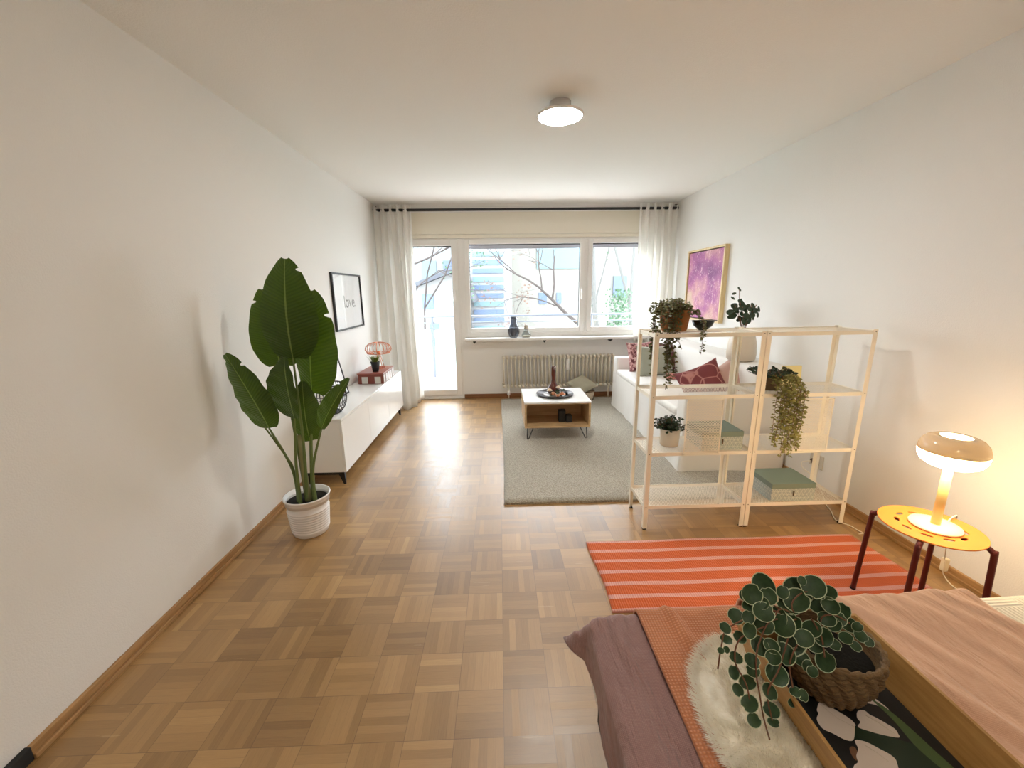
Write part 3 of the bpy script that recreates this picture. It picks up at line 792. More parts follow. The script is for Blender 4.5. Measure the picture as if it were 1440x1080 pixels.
def rose(c, r, mat, parent):
    m = MB(); rnd = random.Random(int(c[0]*1000)); c = V(c)
    for ring, (rr, n, tilt) in enumerate(((.25, 4, .15), (.5, 5, .4), (.78, 6, .75), (1, 7, 1.1))):
        for k in range(n):
            t = 2*PI*k/n+ring*.7
            dx, dy = math.cos(t), math.sin(t)
            def fn(u, v):
                a = (u-.5)*1.3; q = V((math.cos(t+a), math.sin(t+a), 0))
                return c+q*r*rr*(.35+.65*v)+V((0, 0, r*(.9*v*(1.15-tilt*.5)-(.25*tilt*v*v))))
            m.grid(fn, 5, 4)
    return m.build('rose', mat, parent)
for c, r_, mt in (((.515, 3.885, .425), .036, peach), ((.602, 3.88, .425), .036, peach), ((.485, 3.93, .455), .03, creamp), ((.575, 3.96, .475), .028, creamp), ((.555, 3.85, .418), .024, peach)):
    rose(c, r_, mt, fl)
m = MB(); rnd = random.Random(8)
for k in range(26):
    c = V((.56+rnd.uniform(-.07, .07), 3.895+rnd.uniform(-.05, .05), .417+rnd.uniform(0, .05))); m.disc(c, (rnd.uniform(-1, 1), rnd.uniform(-1, .2), rnd.uniform(.2, 1)), rnd.uniform(.012, .022), 8, cup=.2, asp=.6, ang=rnd.uniform(0, 6))
o = m.build('leaves', M['darkleaf'], fl); o['kind'] = 'stuff'
tl = thing('tealight_holder', 'tiny black tealight holder on the right side of the round tray', 'candle holder', (.655, 3.97, .41))
MB().lathe([(0, 0), (.02, 0), (.024, .022), (.02, .022), (.018, .006), (0, .006)], (.655, 3.97), 18, z0=.4102).build('cup', M['black'], tl)
MB().lathe([(0, 0), (.016, 0), (.016, .007), (0, .007)], (.655, 3.97), 16, z0=.4165).build('wax', plain('dark_wax', srgb(60, 50, 46), .6), tl)

# cushions ------------------------------------------------------
def pillow(name, c, w, h, t, rot, mat, label, group=None, cat='cushion', pinch=.12, spin=0):
    c = V(c); R = Euler(rot).to_matrix() @ Euler((0, 0, spin)).to_matrix(); m = MB()
    for sgn in (1, -1):
        def fn(u, v):
            a, b = (u-.5)*2, (v-.5)*2
            th = t*((1-abs(a)**2.6)*(1-abs(b)**2.6))**.55
            xx = a*w/2*(1-pinch*(1-abs(b)**2)*abs(a)**3); yy = b*h/2*(1-pinch*(1-abs(a)**2)*abs(b)**3)
            return c+R @ V((xx, yy, sgn*(th/2+.0005)+.004*math.sin(a*5+b*4)*th/t))
        m.grid(fn, 22, 22, flip=(sgn < 0))
    o = m.build(name, mat, origin=tuple(c))
    return tag(o, label, cat, group)
# stand with cushion behind the coffee table
wbk2 = thing('cotton_basket', 'small cream basket with dark markings on the floor by the radiator', 'basket', (1.12, 5.17, .002))
MB().lathe([(0, 0), (.075, 0), (.09, .06), (.095, .13), (.090, .13), (.084, .06), (0, .006)], (1.13, 5.165), 28, z0=.017).build('body', basket_weave('cream_cotton_rope', srgb(176, 150, 118), srgb(236, 226, 206), 40), wbk2)
MB().tube([(1.13+.0965*math.cos(k*PI/12), 5.165+.0965*math.sin(k*PI/12), .145) for k in range(24)], .005, 6, closed=True).build('rim', plain('tan_rim', srgb(120, 92, 64), .8), wbk2)
pillow('cushion', (1.06, 5.15, .232), .32, .29, .13, (.42, .12, -.05), plain('sage_linen', srgb(176, 172, 152), .9, nscale=300, nstr=.3), 'sage grey cushion lying on the small basket in front of the radiator', spin=.75)

# ------------------------------------------------------------------ sofa
so = thing('sofa', 'long white slipcovered sofa along the right wall', 'sofa', (1.83, 3.95, .0165))
SX0, SX1, SY0, SY1 = 1.405, 2.245, 2.955, 4.955
def cloth_box(x0, x1, y0, y1, z0, z1, bev, seedv=1, flare=.008, sub=0):
    m = MB().box(x0, x1, y0, y1, z0, z1, bev=bev); return m
m = MB()
def hemface(fn, nu, nv): m.grid(fn, nu, nv)
rnd = random.Random(4)
# skirted body: perimeter loft with soft folds toward the hem
per = [(SX0, SY1), (SX0, SY0), (SX1, SY0), (SX1, SY1)]
def perim(t):
    L = [SY1-SY0, SX1-SX0, SY1-SY0, SX1-SX0]; s = t*sum(L)
    for i, l in enumerate(L):
        if s <= l or i == 3:
            a = V(per[i]); b = V(per[(i+1) % 4]); d = (b-a).normalized(); return a+d*s, V((d.y, -d.x))*1.0
        s -= l
def fn(u, v):
    p, n = perim(u); c = V(((SX0+SX1)/2, (SY0+SY1)/2)); n = -n if n.dot(p-c) < 0 else n
    z = .018+v*.42
    w = (1-v)**2*(.010+.006*math.sin(u*60)+.004*math.sin(u*131))
    q = p+n*(w-.004); return (q.x, q.y, z)
m.grid(fn, 240, 10)
m.build('skirt', M['sofa'], so)
MB().box(SX0+.003, SX1-.01, SY0+.01, SY1-.01, .30, .438, bev=.02).build('seat_base', M['sofa'], so)
def soft_box(name, b, bev, mat, parent, puff=0.0, seg=3):
    o = MB().box(*b, bev=bev).build(name, mat, parent)
    for p in o.data.polygons: p.use_smooth = True
    md = o.modifiers.new('sub', 'SUBSURF'); md.levels = 1; md.render_levels = 1
    return o
soft_box('arm', (SX0, SX1-.02, SY0-.002, SY0+.15, .30, .635), .025, M['sofa'], so)
soft_box('arm', (SX0, SX1-.02, SY1-.15, SY1+.002, .30, .635), .025, M['sofa'], so)
soft_box('backrest', (SX1-.30, SX1+.008, SY0+.005, SY1-.005, .30, .845), .04, M['sofa'], so)
soft_box('seat_cushion', (SX0-.005, SX1-.30, SY0+.155, (SY0+SY1)/2-.004, .425, .50), .03, M['sofa'], so)
soft_box('seat_cushion', (SX0-.005, SX1-.30, (SY0+SY1)/2+.004, SY1-.155, .425, .50), .03, M['sofa'], so)
MB().tube([(SX0-.013, 3.97, .36), (SX0-.028, 3.98, .33), (SX0-.03, 3.99, .27), (SX0-.015, 3.98, .24)], .007, 8).build('strap', M['blackmat'], so)
rose_pat = N('dusty_rose_pattern'); nn = rose_pat.noise(rose_pat.coord(), 28, 4, .7)
rosem = rose_pat.done(rose_pat.bsdf(rose_pat.ramp(nn, [(.42, srgb(110, 58, 64)), (.5, srgb(206, 150, 150)), (.62, srgb(232, 206, 204))]), .85))
redm = N('wine_red_pattern'); nn = redm.voronoi(redm.coord(), 9, 'DISTANCE_TO_EDGE')
redmat = redm.done(redm.bsdf(redm.ramp(nn, [(.02, srgb(176, 120, 112)), (.05, srgb(118, 52, 54))]), .8))
grn = plain('sage_velvet', srgb(156, 158, 142), .8, sheen=.5, nscale=240, nstr=.3)
pillow('cushion', (1.66, 4.70, .66), .36, .36, .13, (1.25, 0, .25), rosem, 'patterned pink cushion at the far arm of the sofa behind the sage one')
pillow('cushion', (1.72, 4.42, .655), .42, .36, .15, (1.20, 0, .12), grn, 'sage green cushion at the far end of the sofa')
pillow('cushion', (1.90, 4.52, .68), .34, .34, .10, (1.2, 0, -.5), plain('plum_cloth', srgb(112, 70, 74), .8), 'plum cushion peeking out behind the sage cushion against the backrest')
pillow('cushion', (1.665, 3.22, .655), .36, .36, .15, (1.15, 0, -.55), redmat, 'wine red cushion with pale lines near the near arm of the sofa', spin=.50)
pillow('cushion', (1.97, 3.25, .672), .44, .42, .15, (1.1, .0, -.10), plain('beige_pink_velvet', srgb(196, 160, 148), .8, sheen=.4), 'beige pink cushion leaning behind the wine red one', spin=.6)
t = thing('gift_box', 'small dusty pink box on the sofa seat beside the sage cushion', 'box', (1.80, 4.18, .501))
MB().box(1.765, 1.865, 4.14, 4.22, .502, .548, bev=.004).build('base', plain('dusty_pink_card', srgb(190, 128, 118), .7), t)
MB().box(1.762, 1.868, 4.137, 4.223, .5485, .562, bev=.003).build('lid', plain('dusty_pink_lid', srgb(206, 146, 134), .7), t)
# big vase on the backrest with its plant
vs_ = thing('ceramic_vase', 'large beige ceramic vase with dark green leaves on top of the sofa back', 'vase', (2.0, 3.30, .846))
vx, vy = 2.005, 3.30
MB().lathe([(0, 0), (.095, 0), (.108, .012), (.112, .06), (.104, .15), (.085, .225), (.068, .25), (.062, .262), (.055, .262), (.058, .24), (.07, .2), (0, .18)], (vx, vy), 40, z0=.8475).build('body', plain('beige_ceramic', srgb(214, 202, 184), .35), vs_)
rnd = random.Random(11)
cen = V((1.985, 3.30, 1.245))
for k in range(9):
    t_ = 2*PI*k/9; e = cen+V((.10*math.cos(t_), .08*math.sin(t_), .03+.05*rnd.random()))
    MB().tube([(vx, vy, 1.06), V((vx, vy, 1.12)).lerp(e, .4), e], .002, 5).build('twig', M['twig'], vs_)
for k in range(56):
    d_ = V((rnd.gauss(0, 1), rnd.gauss(0, 1), rnd.gauss(0, 1))).normalized()*rnd.uniform(.3, 1)**.5
    c = cen+V((d_.x*.125, d_.y*.10, d_.z*.10-.0))
    nrm = V((d_.x*.6, -1+d_.y*.4, d_.z*.6+.3))
    MB().disc(c, nrm, rnd.uniform(.017, .029), 9, cup=.25, asp=rnd.uniform(.65, .9), ang=rnd.uniform(0, 6)).build('leaf', M['darkleaf'], vs_)
MB().tube([(vx, vy, 1.1), (1.96, 3.28, 1.25), (1.92, 3.27, 1.36), (1.915, 3.27, 1.42)], .0022, 5).build('twig', M['twig'], vs_)
for (x, z) in ((1.915, 1.425), (1.875, 1.39), (1.87, 1.355), (1.93, 1.34)):
    MB().disc((x, 3.27, z), (.2, -1, .1), .024, 8, asp=.4, ang=rnd.uniform(0, 3)).build('leaf', M['darkleaf'], vs_)

# painting on right wall
pa = thing('framed_painting', 'purple and pink abstract painting in a pale gold frame on the right wall', 'picture', (XR-.01, 4.49, 1.09))
MB().box(XR-.035, XR-.002, 4.125, 4.865, 1.115, 1.825).build('canvas', M['painting'], pa)
m = MB()
for (ya, yb, za, zb) in ((4.095, 4.115, 1.085, 1.855), (4.875, 4.895, 1.085, 1.855), (4.115, 4.875, 1.085, 1.105), (4.115, 4.875, 1.835, 1.855)):
    m.box(XR-.048, XR-.001, ya, yb, za, zb)
m.build('frame', M['goldwood'], pa)
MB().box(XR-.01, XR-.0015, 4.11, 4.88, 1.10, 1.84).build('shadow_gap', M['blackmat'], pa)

# ------------------------------------------------------------------ shelf units
SH = (.154, .494, .838, 1.19)
def shelf_unit(x0, x1, label, door):
    y0, y1 = 2.20, 2.475
    s = thing('shelf_unit', label, 'shelf', ((x0+x1)/2, (y0+y1)/2, 0), 'cream metal shelf units dividing the room')
    w, t = .026, .0025
    for (x, sx) in ((x0, 1), (x1, -1)):
        for (y, sy) in ((y0, 1), (y1, -1)):
            m = MB(); m.box(x, x+sx*w, y, y+sy*t, .008, 1.2); m.box(x, x+sx*t, y+sy*t, y+sy*w, .008, 1.2)
            lg = m.build('leg', M['shelf_metal'], s)
            MB().box(x+sx*.001, x+sx*.02, y+sy*.001, y+sy*.02, .0, .0085).build('foot', M['blackmat'], lg)
            if sy == 1:
                b = MB()
                for z in SH: b.tube([(x+sx*.012, y-.0025, z-.003), (x+sx*.012, y+.001, z-.003)], .0028, 8)
                b.build('bolt', plain('steel_bolt', srgb(120, 112, 100), .4, .8), lg)
    for z in SH:
        a, b = x0+t+.001, x1-t-.001
        m = MB()
        m.box(a, b, y0+t, y0+t+.003, z-.018, z+.004); m.box(a, b, y1-t-.003, y1-t, z-.018, z+.004)
        m.box(a, a+.003, y0+t, y1-t, z-.018, z+.004); m.box(b-.003, b, y0+t, y1-t, z-.018, z+.004)
        sh = m.build('shelf', M['shelf_metal'], s)
        MB().box(a+.003, b-.003, y0+t+.003, y1-t-.003, z-.002, z).build('perforated_plate', M['mesh'], sh)
    if door:
        dx0, dx1, z0, z1 = door
        yy = y0-.006
        m = MB(); e = .006
        m.box(dx0, dx0+e, yy-.004, yy+.002, z0, z1); m.box(dx1-e, dx1, yy-.004, yy+.002, z0, z1); m.box(dx0, dx1, yy-.004, yy+.002, z0, z0+e); m.box(dx0, dx1, yy-.004, yy+.002, z1-e, z1)
        dr = m.build('sliding_panel', M['shelf_metal'], s)
        MB().box(dx0+e, dx1-e, yy-.001, yy, z0+e, z1-e).build('perforated_sheet', M['mesh'], dr)
    return s
shelf_unit(.848, 1.470, 'left cream metal shelf unit holding the hanging plant basket and black bowl', (1.055, 1.267, .486, .820))
shelf_unit(1.474, 2.098, 'right cream metal shelf unit with the trailing plant, next to the wall', (1.650, 1.908, .486, .812))

def strands(parent, name, mat, seeds, leaf, dens, seedv):
    """hanging strands with small opposite leaves: seeds = [(points...)]"""
    rnd = random.Random(seedv); m = MB(); tw = MB()
    for pts in seeds:
        P = [V(p) for p in pts]; n = len(P)
        tw.tube(P, .0012, 4)
        L = sum((P[i+1]-P[i]).length for i in range(n-1)); k = int(L*dens)
        for q in range(k):
            s = (q+rnd.random()*.5)/k*L; i = 0
            while i < n-2 and s > (P[i+1]-P[i]).length: s -= (P[i+1]-P[i]).length; i += 1
            d = (P[i+1]-P[i]).normalized(); c = P[i]+d*s
            for sg in (1, -1):
                t = rnd.uniform(0, PI); o_ = V((math.cos(t)*sg, math.sin(t)*sg, rnd.uniform(-.5, .3))).normalized()
                sz = leaf*rnd.uniform(.6, 1.25)
                nr = V((rnd.uniform(-.6, .6), rnd.uniform(-1, -.1), rnd.uniform(.1, 1)))
                side = o_.cross(nr).normalized()*sz*.33
                e = c+o_*sz; md = (c+e)/2+nr.normalized()*sz*.08
                m.add([c, md-side, e, md+side], [(0, 1, 2), (0, 2, 3)])
    f = m.build(name, mat, parent); f['kind'] = 'stuff'
    tw.build('vine', M['twig'], parent)
    return f
# hanging plant in copper basket on top shelf, left unit
hp = thing('hanging_plant', 'small-leaved trailing plant in a copper brown rattan basket on top of the left shelf', 'plant', (1.005, 2.36, 1.195))
MB().lathe([(0, 0), (.066, 0), (.072, .01), (.088, .12), (.083, .12), (.068, .02), (0, .02)], (1.015, 2.355), 32, z0=1.1955).build('basket', M['rattan'], hp)
rnd = random.Random(21); S_ = []
for k in range(46):   # bushy crown
    t_ = rnd.uniform(0, 2*PI); r_ = rnd.uniform(.0, .07); a = V((1.0+r_*math.cos(t_), 2.355+r_*math.sin(t_), 1.30)); l = rnd.uniform(.02, .055)
    S_.append([a, a+V((math.cos(t_)*l*.7, math.sin(t_)*l*.7, .03+.05*rnd.random())), a+V((math.cos(t_)*l*1.15, math.sin(t_)*l*1.1-.01, -.01))])
strands(hp, 'foliage', M['smallleaf'], S_, .021, 130, 5)
S_ = []
for (x, y, zb) in ((.92, 2.27, 1.12), (.935, 2.25, 1.02), (.95, 2.25, .93), (.965, 2.24, .90), (.98, 2.24, .96), (.94, 2.26, 1.05), (1.0, 2.25, 1.1), (.96, 2.25, .87), (.905, 2.28, 1.16), (.99, 2.26, 1.15), (.97, 2.27, 1.18)):
    S_.append([(1.0, 2.33, 1.31), (x+.01, y+.02, 1.325), (x, y, 1.27), (x-.01+rnd.uniform(-.01, .01), y-.01, (1.25+zb)/2), (x+rnd.uniform(-.02, .02), y-.01, zb)])
for (x, zb) in ((.875, 1.14), (.868, 1.0), (.885, 1.02), (.872, .93)):
    S_.append([(.98, 2.36, 1.31), (.90, 2.32, 1.315), (x, 2.30, 1.25), (x, 2.29, 1.1), (x+.004, 2.285, zb)])
for (x, zb) in ((1.105, 1.08), (1.11, 1.16)):
    S_.append([(1.05, 2.34, 1.31), (1.09, 2.26, 1.315), (x, 2.188, 1.25), (x, 2.182, 1.2), (x-.003, 2.182, zb)])
strands(hp, 'trailing_leaves', M['smallleaf'], S_, .022, 95, 6)
bw = tag(MB().lathe([(0, 0), (.022, 0), (.026, .006), (.05, .025), (.062, .055), (.0585, .055), (.046, .028), (0, .01)], (1.185, 2.355), 36, z0=1.1955).build('bowl', plain('black_glazed_bowl', (.012, .013, .012), .2), origin=(1.185, 2.355, 1.1955)),
         'small black bowl on top of the left shelf unit', 'bowl')
# potted plant middle shelf
p2 = thing('potted_plant', 'dark bushy small-leaved plant in a beige pot on the middle shelf of the left unit', 'plant', (1.015, 2.34, .495))
MB().lathe([(0, 0), (.050, 0), (.054, .004), (.060, .108), (.056, .108), (.052, .09), (0, .09)], (1.03, 2.335), 32, z0=.4955).build('pot', plain('beige_pot', srgb(222, 212, 196), .5), p2)
S_ = []; rnd = random.Random(31)
for k in range(60):
    t_ = rnd.uniform(0, 2*PI); el = rnd.uniform(.1, 1.4); l = rnd.uniform(.07, .125); a = V((1.03, 2.335, .585))
    d_ = V((math.cos(t_)*math.cos(el), math.sin(t_)*math.cos(el)*.8, math.sin(el)))
    S_.append([a, a+d_*l*.6, a+d_*l+V((-.01, 0, -.005))])
strands(p2, 'foliage', M['darkleaf'], S_, .021, 120, 8)
# boxes
def lidbox(x0, x1, y0, y1, z0, h, label, b1, lidm, rz):
    cx, cy = (x0+x1)/2, (y0+y1)/2
    t = thing('storage_box', label, 'box', (cx, cy, z0), 'patterned storage boxes on the shelves')
    R = Euler((0, 0, rz)).to_matrix(); pv = (cx, cy, z0)
    MB().box(x0+.002, x1-.002, y0+.002, y1-.002, z0+.0005, z0+h-.03, rot=R, piv=pv).build('body', b1, t)
    MB().box(x0, x1, y0, y1, z0+h-.032, z0+h, bev=.002, rot=R, piv=pv).build('lid', lidm, t)
    f = (cx-.5*0, y0-.002)
    MB().tube([pv[0:2] and tuple(V(pv)+R @ V((0, -(y1-y0)/2-.004, h-.045))), tuple(V(pv)+R @ V((0, -(y1-y0)/2-.004, h-.075)))], .0035, 6).build('tab', plain('leather_tab', srgb(110, 84, 50), .6), t)
    return t
bp = box_pattern('ochre_geometric_card', srgb(186, 176, 130), srgb(222, 214, 178)); bl = box_pattern('blue_geometric_card', srgb(170, 182, 180), srgb(206, 212, 202))
lidm = plain('sage_card_lid', srgb(128, 146, 134), .7)
mixb = [bp, bl]
def two_tone(t):
    pass
tb1 = lidbox(1.632, 1.905, 2.215, 2.44, .156, .115, 'patterned storage box with sage lid on the bottom shelf of the right unit', bl, lidm, .0)
tb2 = lidbox(1.175, 1.425, 2.225, 2.44, .496, .115, 'patterned storage box with sage lid on the middle shelf behind the sliding panel', bl, lidm, .0)
# trailing plant on shelf 3 of the right unit
tp = thing('trailing_plant', 'dense trailing plant in a pale yellow pot hanging over the right shelf unit', 'plant', (1.60, 2.34, .84))
MB().lathe([(0, 0), (.05, 0), (.052, .01), (.062, .09), (.058, .09), (.05, .02), (0, .02)], (1.605, 2.33), 28, z0=.8395).build('pot', plain('brown_pot', srgb(110, 88, 60), .6), tp)
S_ = []; rnd = random.Random(41)
for k in range(45):
    t_ = rnd.uniform(0, 2*PI); r_ = rnd.uniform(0, .05); a = V((1.60+r_*math.cos(t_), 2.32+r_*math.sin(t_), .92)); l = rnd.uniform(.03, .08)
    S_.append([a, a+V((math.cos(t_)*l, math.sin(t_)*l, l*.6)), a+V((math.cos(t_)*l*1.3, math.sin(t_)*l*1.3-.01, l*.3))])
strands(tp, 'foliage', M['darkleaf'], S_, .022, 130, 9)
S_ = []
for k in range(19):
    x = 1.555+.155*k/18+rnd.uniform(-.006, .006)
    zb = .50+abs(rnd.gauss(0, .09)); zb = .47 if k in (7, 12) else zb
    y = 2.165+rnd.uniform(-.02, .012)
    S_.append([(1.60+(x-1.60)*.5, 2.30, .93), (x, 2.22, .95-.04*rnd.random()), (x, y, .87), (x+rnd.uniform(-.01, .01), y-.005, .7), (x+rnd.uniform(-.012, .012), y-.005, zb)])
strands(tp, 'trailing_leaves', M['hangleaf'], S_, .021, 90, 10)
card = thing('greeting_card', 'pale yellow folded card standing behind the trailing plant on the right shelf', 'card', (1.77, 2.38, .84))
MB().box(1.725, 1.84, 2.385, 2.388, .8385, .965, rot=(-.06, 0, .0)).build('front', plain('pale_yellow_card', srgb(248, 238, 178), .6), card)
MB().box(1.725, 1.84, 2.403, 2.406, .8385, .965, rot=(.06, 0, 0)).build('back', plain('pale_yellow_card_back', srgb(240, 228, 166), .6), card)

# wall socket + plug + cord
sk = thing('wall_socket', 'small round wall socket with a dark plug low on the right wall', 'socket', (XR-.005, 2.66, .215))
MB().box(XR-.008, XR-.001, 2.60, 2.72, .165, .265, bev=.003).build('plate', plain('greige_socket', srgb(214, 206, 192), .5), sk)
MB().tube([(XR-.008, 2.66, .215), (XR-.04, 2.66, .215)], .018, 14).build('plug', plain('dark_plug', srgb(84, 62, 56), .5), sk)
pts = [(2.22, 2.66, .215), (2.17, 2.68, .20), (2.15, 2.64, .17), (2.19, 2.60, .13), (2.21, 2.52, .05), (2.17, 2.42, .006), (2.14, 2.34, .006), (2.085, 2.235, .006), (2.12, 2.17, .005), (2.125, 2.12, .005), (2.13, 2.09, .005), (2.10, 2.085, .005)]
def smooth_path(P, n=6):
    P = [V(p) for p in P]; out = []
    for i in range(len(P)-1):
        p0 = P[max(i-1, 0)]; p1 = P[i]; p2 = P[i+1]; p3 = P[min(i+2, len(P)-1)]
        for k in range(n):
            t = k/n; out.append(.5*((2*p1)+(p2-p0)*t+(2*p0-5*p1+4*p2-p3)*t*t+(3*p1-p0-3*p2+p3)*t**3))
    out.append(P[-1]); return out
tag(MB().tube(smooth_path(pts), .0032, 6).build('power_cord', M['cord'], origin=(2.12, 2.2, 0)), 'thin white cord running from the wall socket over the floor by the shelf foot', 'cord')

# ------------------------------------------------------------------ stool and lamp
cx, cy, R_ = 1.795, 1.482, .168
st = thing('stool', 'round orange stool with dark red tubular legs beside the bed', 'stool', (cx, cy, 0))
bm = bmesh.new()
# seat disc with slotted holes, built as a polygon with holes through triangle fill
holes = []
for k in range(12):
    if k % 2 == 0: t0 = 2*PI*k/12+.3; holes.append((.098*math.cos(t0), .098*math.sin(t0), .021, .0075, t0+PI/2))
outer = [(R_*math.cos(2*PI*k/64), R_*math.sin(2*PI*k/64)) for k in range(64)]
loops = [outer]
holes = [(.105*math.cos(a), .105*math.sin(a), .019, .0085, a+PI/2) for a in [math.radians(q) for q in (110, 146, 182, 218, 254, 290, 326, 2, 38, 74)]]
for (hx, hy, ra, rb, an) in holes:
    loops.append([(hx+ra*math.cos(t)*math.cos(an)-rb*math.sin(t)*math.sin(an), hy+ra*math.cos(t)*math.sin(an)+rb*math.sin(t)*math.cos(an)) for t in [2*PI*k/14 for k in range(14)]])
for lp in loops:
    vs = [bm.verts.new((x+cx, y+cy, .447)) for x, y in lp]
    for i in range(len(vs)): bm.edges.new((vs[i], vs[(i+1) % len(vs)]))
bmesh.ops.triangle_fill(bm, edges=bm.edges[:], use_beauty=True)
for v_ in bm.verts: v_.co -= V((cx, cy, 0))
me = bpy.data.meshes.new('seat'); bm.to_mesh(me); bm.free()
seat = bpy.data.objects.new('seat', me); COL.objects.link(seat); seat.parent = st; me.materials.append(M['orange'])
md = seat.modifiers.new('solid', 'SOLIDIFY'); md.thickness = .006; md.offset = 1 if me.polygons[0].normal.z < 0 else -1
md = seat.modifiers.new('bev', 'BEVEL'); md.width = .001; md.segments = 1
for a in (124, 34, -56, -146):
    t = math.radians(a); c_, s_ = math.cos(t), math.sin(t)
    P = [(.06, .434), (.14, .434), (.165, .430), (.180, .415), (.185, .39), (.200, .012)]
    lg = MB().tube(smooth_path([(cx+r_*c_, cy+r_*s_, z) for r_, z in P], 5), .0105, 10).build('leg', M['maroon'], st)
    MB().tube([(cx+.2005*c_, cy+.2005*s_, .0145), (cx+.201*c_, cy+.201*s_, .0085 if a == 124 else .0005)], .012, 10).build('foot_cap', M['blackmat'], lg)
LX, LY = 1.807, 1.475
lamp = thing('table_lamp', 'lit mushroom table lamp on the orange stool', 'lamp', (LX, LY, .448))
MB().lathe([(0, 0), (.080, 0), (.084, .003), (.082, .009), (.03, .013), (0, .013)], (LX, LY), 48, z0=.4485).build('base', M['lamp_white'], lamp)
MB().tube([(LX, LY, .460), (LX, LY, .722)], .0158, 24).build('stem', M['stemglow'], lamp)
lampglow = emit('warm_lamp_glow', (1, .72, .38), 38)
MB().lathe([(.017, .737), (.045, .735), (.07, .740), (.090, .753), (.1005, .772), (.1035, .792), (.100, .796), (0, .796)], (LX, LY), 56, z0=-.016).build('diffuser', lampglow, lamp)
g_ = N('smoked_lamp_glass')
sh = g_.bsdf(srgb(206, 198, 184), .25, 0, None, spec=.5, coat=.3)
tl_ = g_.n('ShaderNodeBsdfTranslucent'); tl_.inputs[0].default_value = (*srgb(170, 156, 128), 1)
mx = g_.n('ShaderNodeMixShader'); mx.inputs[0].default_value = .25; g_.link(sh, mx.inputs[1]); g_.link(tl_.outputs[0], mx.inputs[2])
MB().lathe([(.1005, .7965), (.1042, .798), (.1035, .815), (.097, .835), (.083, .852), (.064, .861), (.048, .862), (.048, .8595), (.063, .858), (.081, .849), (.094, .833), (.1003, .815), (.1005, .797)], (LX, LY), 56, z0=-.016).build('shade', g_.done(mx.outputs[0]), lamp)
MB().lathe([(0, .7985), (.036, .7985), (.044, .825), (.043, .850), (0, .855)], (LX, LY), 40, z0=-.016).build('inner_bulb', emit('warm_bulb_glow', (1, .78, .45), 14), lamp)
# lamp cord with its switch hanging beside the stool
cdl = thing('lamp_cord', 'white lamp cord with a switch hanging behind the stool', 'cord', (2.1, 1.7, 0))
MB().tube(smooth_path([(LX+.078, LY+.02, .453), (1.93, 1.52, .456), (1.99, 1.55, .44), (2.06, 1.62, .30), (2.13, 1.665, .14), (2.145, 1.67, .06), (2.17, 1.62, .008), (2.21, 1.5, .008)]), .0028, 6).build('cable', M['cord'], cdl)
MB().box(2.128, 2.152, 1.655, 1.68, .075, .145, bev=.006).build('switch', plain('white_switch', srgb(240, 230, 200), .4), cdl)

# ------------------------------------------------------------------ bed
BX0, BX1, BY0, BY1, BT = .245, 2.20, -.40, 1.0, .485
bed = thing('bed', 'bed with white mattress in the near right corner', 'bed', (1.2, .3, 0))
MB().box(BX0+.01, BX1, BY0, BY1-.005, .26, BT-.004, bev=.03).build('mattress', M['sofa'], bed)
MB().box(BX0+.03, BX1, BY0+.02, BY1-.02, .14, .259, bev=.005).build('base', plain('dark_bed_base', srgb(70, 60, 54), .8), bed)
for (x, y) in ((BX0+.1, BY1-.1), (BX1-.1, BY1-.1), (BX0+.1, BY0+.1), (BX1-.1, BY0+.1)):
    MB().tube([(x, y, .141), (x, y, 0)], [.025, .018], 12).build('leg', M['blackmat'], bed)
from mathutils import noise as mn
def wr(x, y, s, a, k=0): return a*mn.noise(V((x*s, y*s*.5, k)))
def cloth(name, label, cat, mat, x0, x1, y0, y1, thick, xe, ye, drop_x, drop_y, fold, nu=90, nv=90, cornerout=.5, hem=None, kind=None, flat=.0, solid=.006):
    """rectangular cloth lying on the bed, folding down over the bed's x and y edges"""
    m = MB()
    def fn(u, v):
        px = (x0-drop_x)+(x1-x0+drop_x)*u; py = y0+(y1-y0+drop_y)*v
        a = max(0.0, xe-px); b = max(0.0, py-ye)
        z = BT+thick+fold(px, py)
        X, Y = max(px, xe), min(py, ye)
        dr = math.hypot(a, b)
        if dr > 0:
            ca, cb = a/dr, b/dr; co = 2*ca*cb
            R = .035; th = min(dr/R, PI/2)
            out = R*math.sin(th); dn = R*(1-math.cos(th)); rest = max(0, dr-R*PI/2)
            out += rest*(.06+cornerout*co*co); dn += rest*(.985-.45*cornerout*co*co)
            X -= ca*out; Y += cb*out; z -= dn
            X += .008*math.sin(py*23)*min(1, rest*8)*ca; Y += .008*math.sin(px*19)*min(1, rest*8)*cb
        return (X, Y, z)
    m.grid(fn, nu, nv)
    o = m.build(name, mat, origin=(x0, y0, BT), solid=solid)
    return tag(o, label, cat, kind=kind)
cloth('duvet', 'mauve duvet draped over the bed corner', 'duvet', M['mauve'], BX0, 1.30, BY0+.02, 1.0, .012, BX0+.035, BY1-.012, .125, .17,
      lambda x, y: .013*mn.noise(V((x*16, y*3.0, 1)))+.008*mn.noise(V((x*38, y*6, 3))), 130, 130, cornerout=.55)
cloth('throw_blanket', 'terracotta knitted throw across the bed beside the sheepskin', 'blanket', M['terra'], .385, .72, BY0+.02, 1.0, .027, -5, BY1-.008, 0, .16,
      lambda x, y: .006*mn.noise(V((x*10, y*4, 7)))+.012*math.exp(-((x-.50+.12*(y-.8))/.014)**2), 60, 90, solid=.008)
cloth('blush_blanket', 'blush pink cotton blanket on the bed right of the wooden tray', 'blanket', M['blush'], .70, 1.385, BY0+.02, 1.0, .050, -5, BY1-.004, 0, .12,
      lambda x, y: .020*mn.noise(V(((x+y*.55)*9, (y-x*.3)*2.2, 2)))+.010*mn.noise(V(((x+y*.5)*22, y*4, 5))), 110, 110)
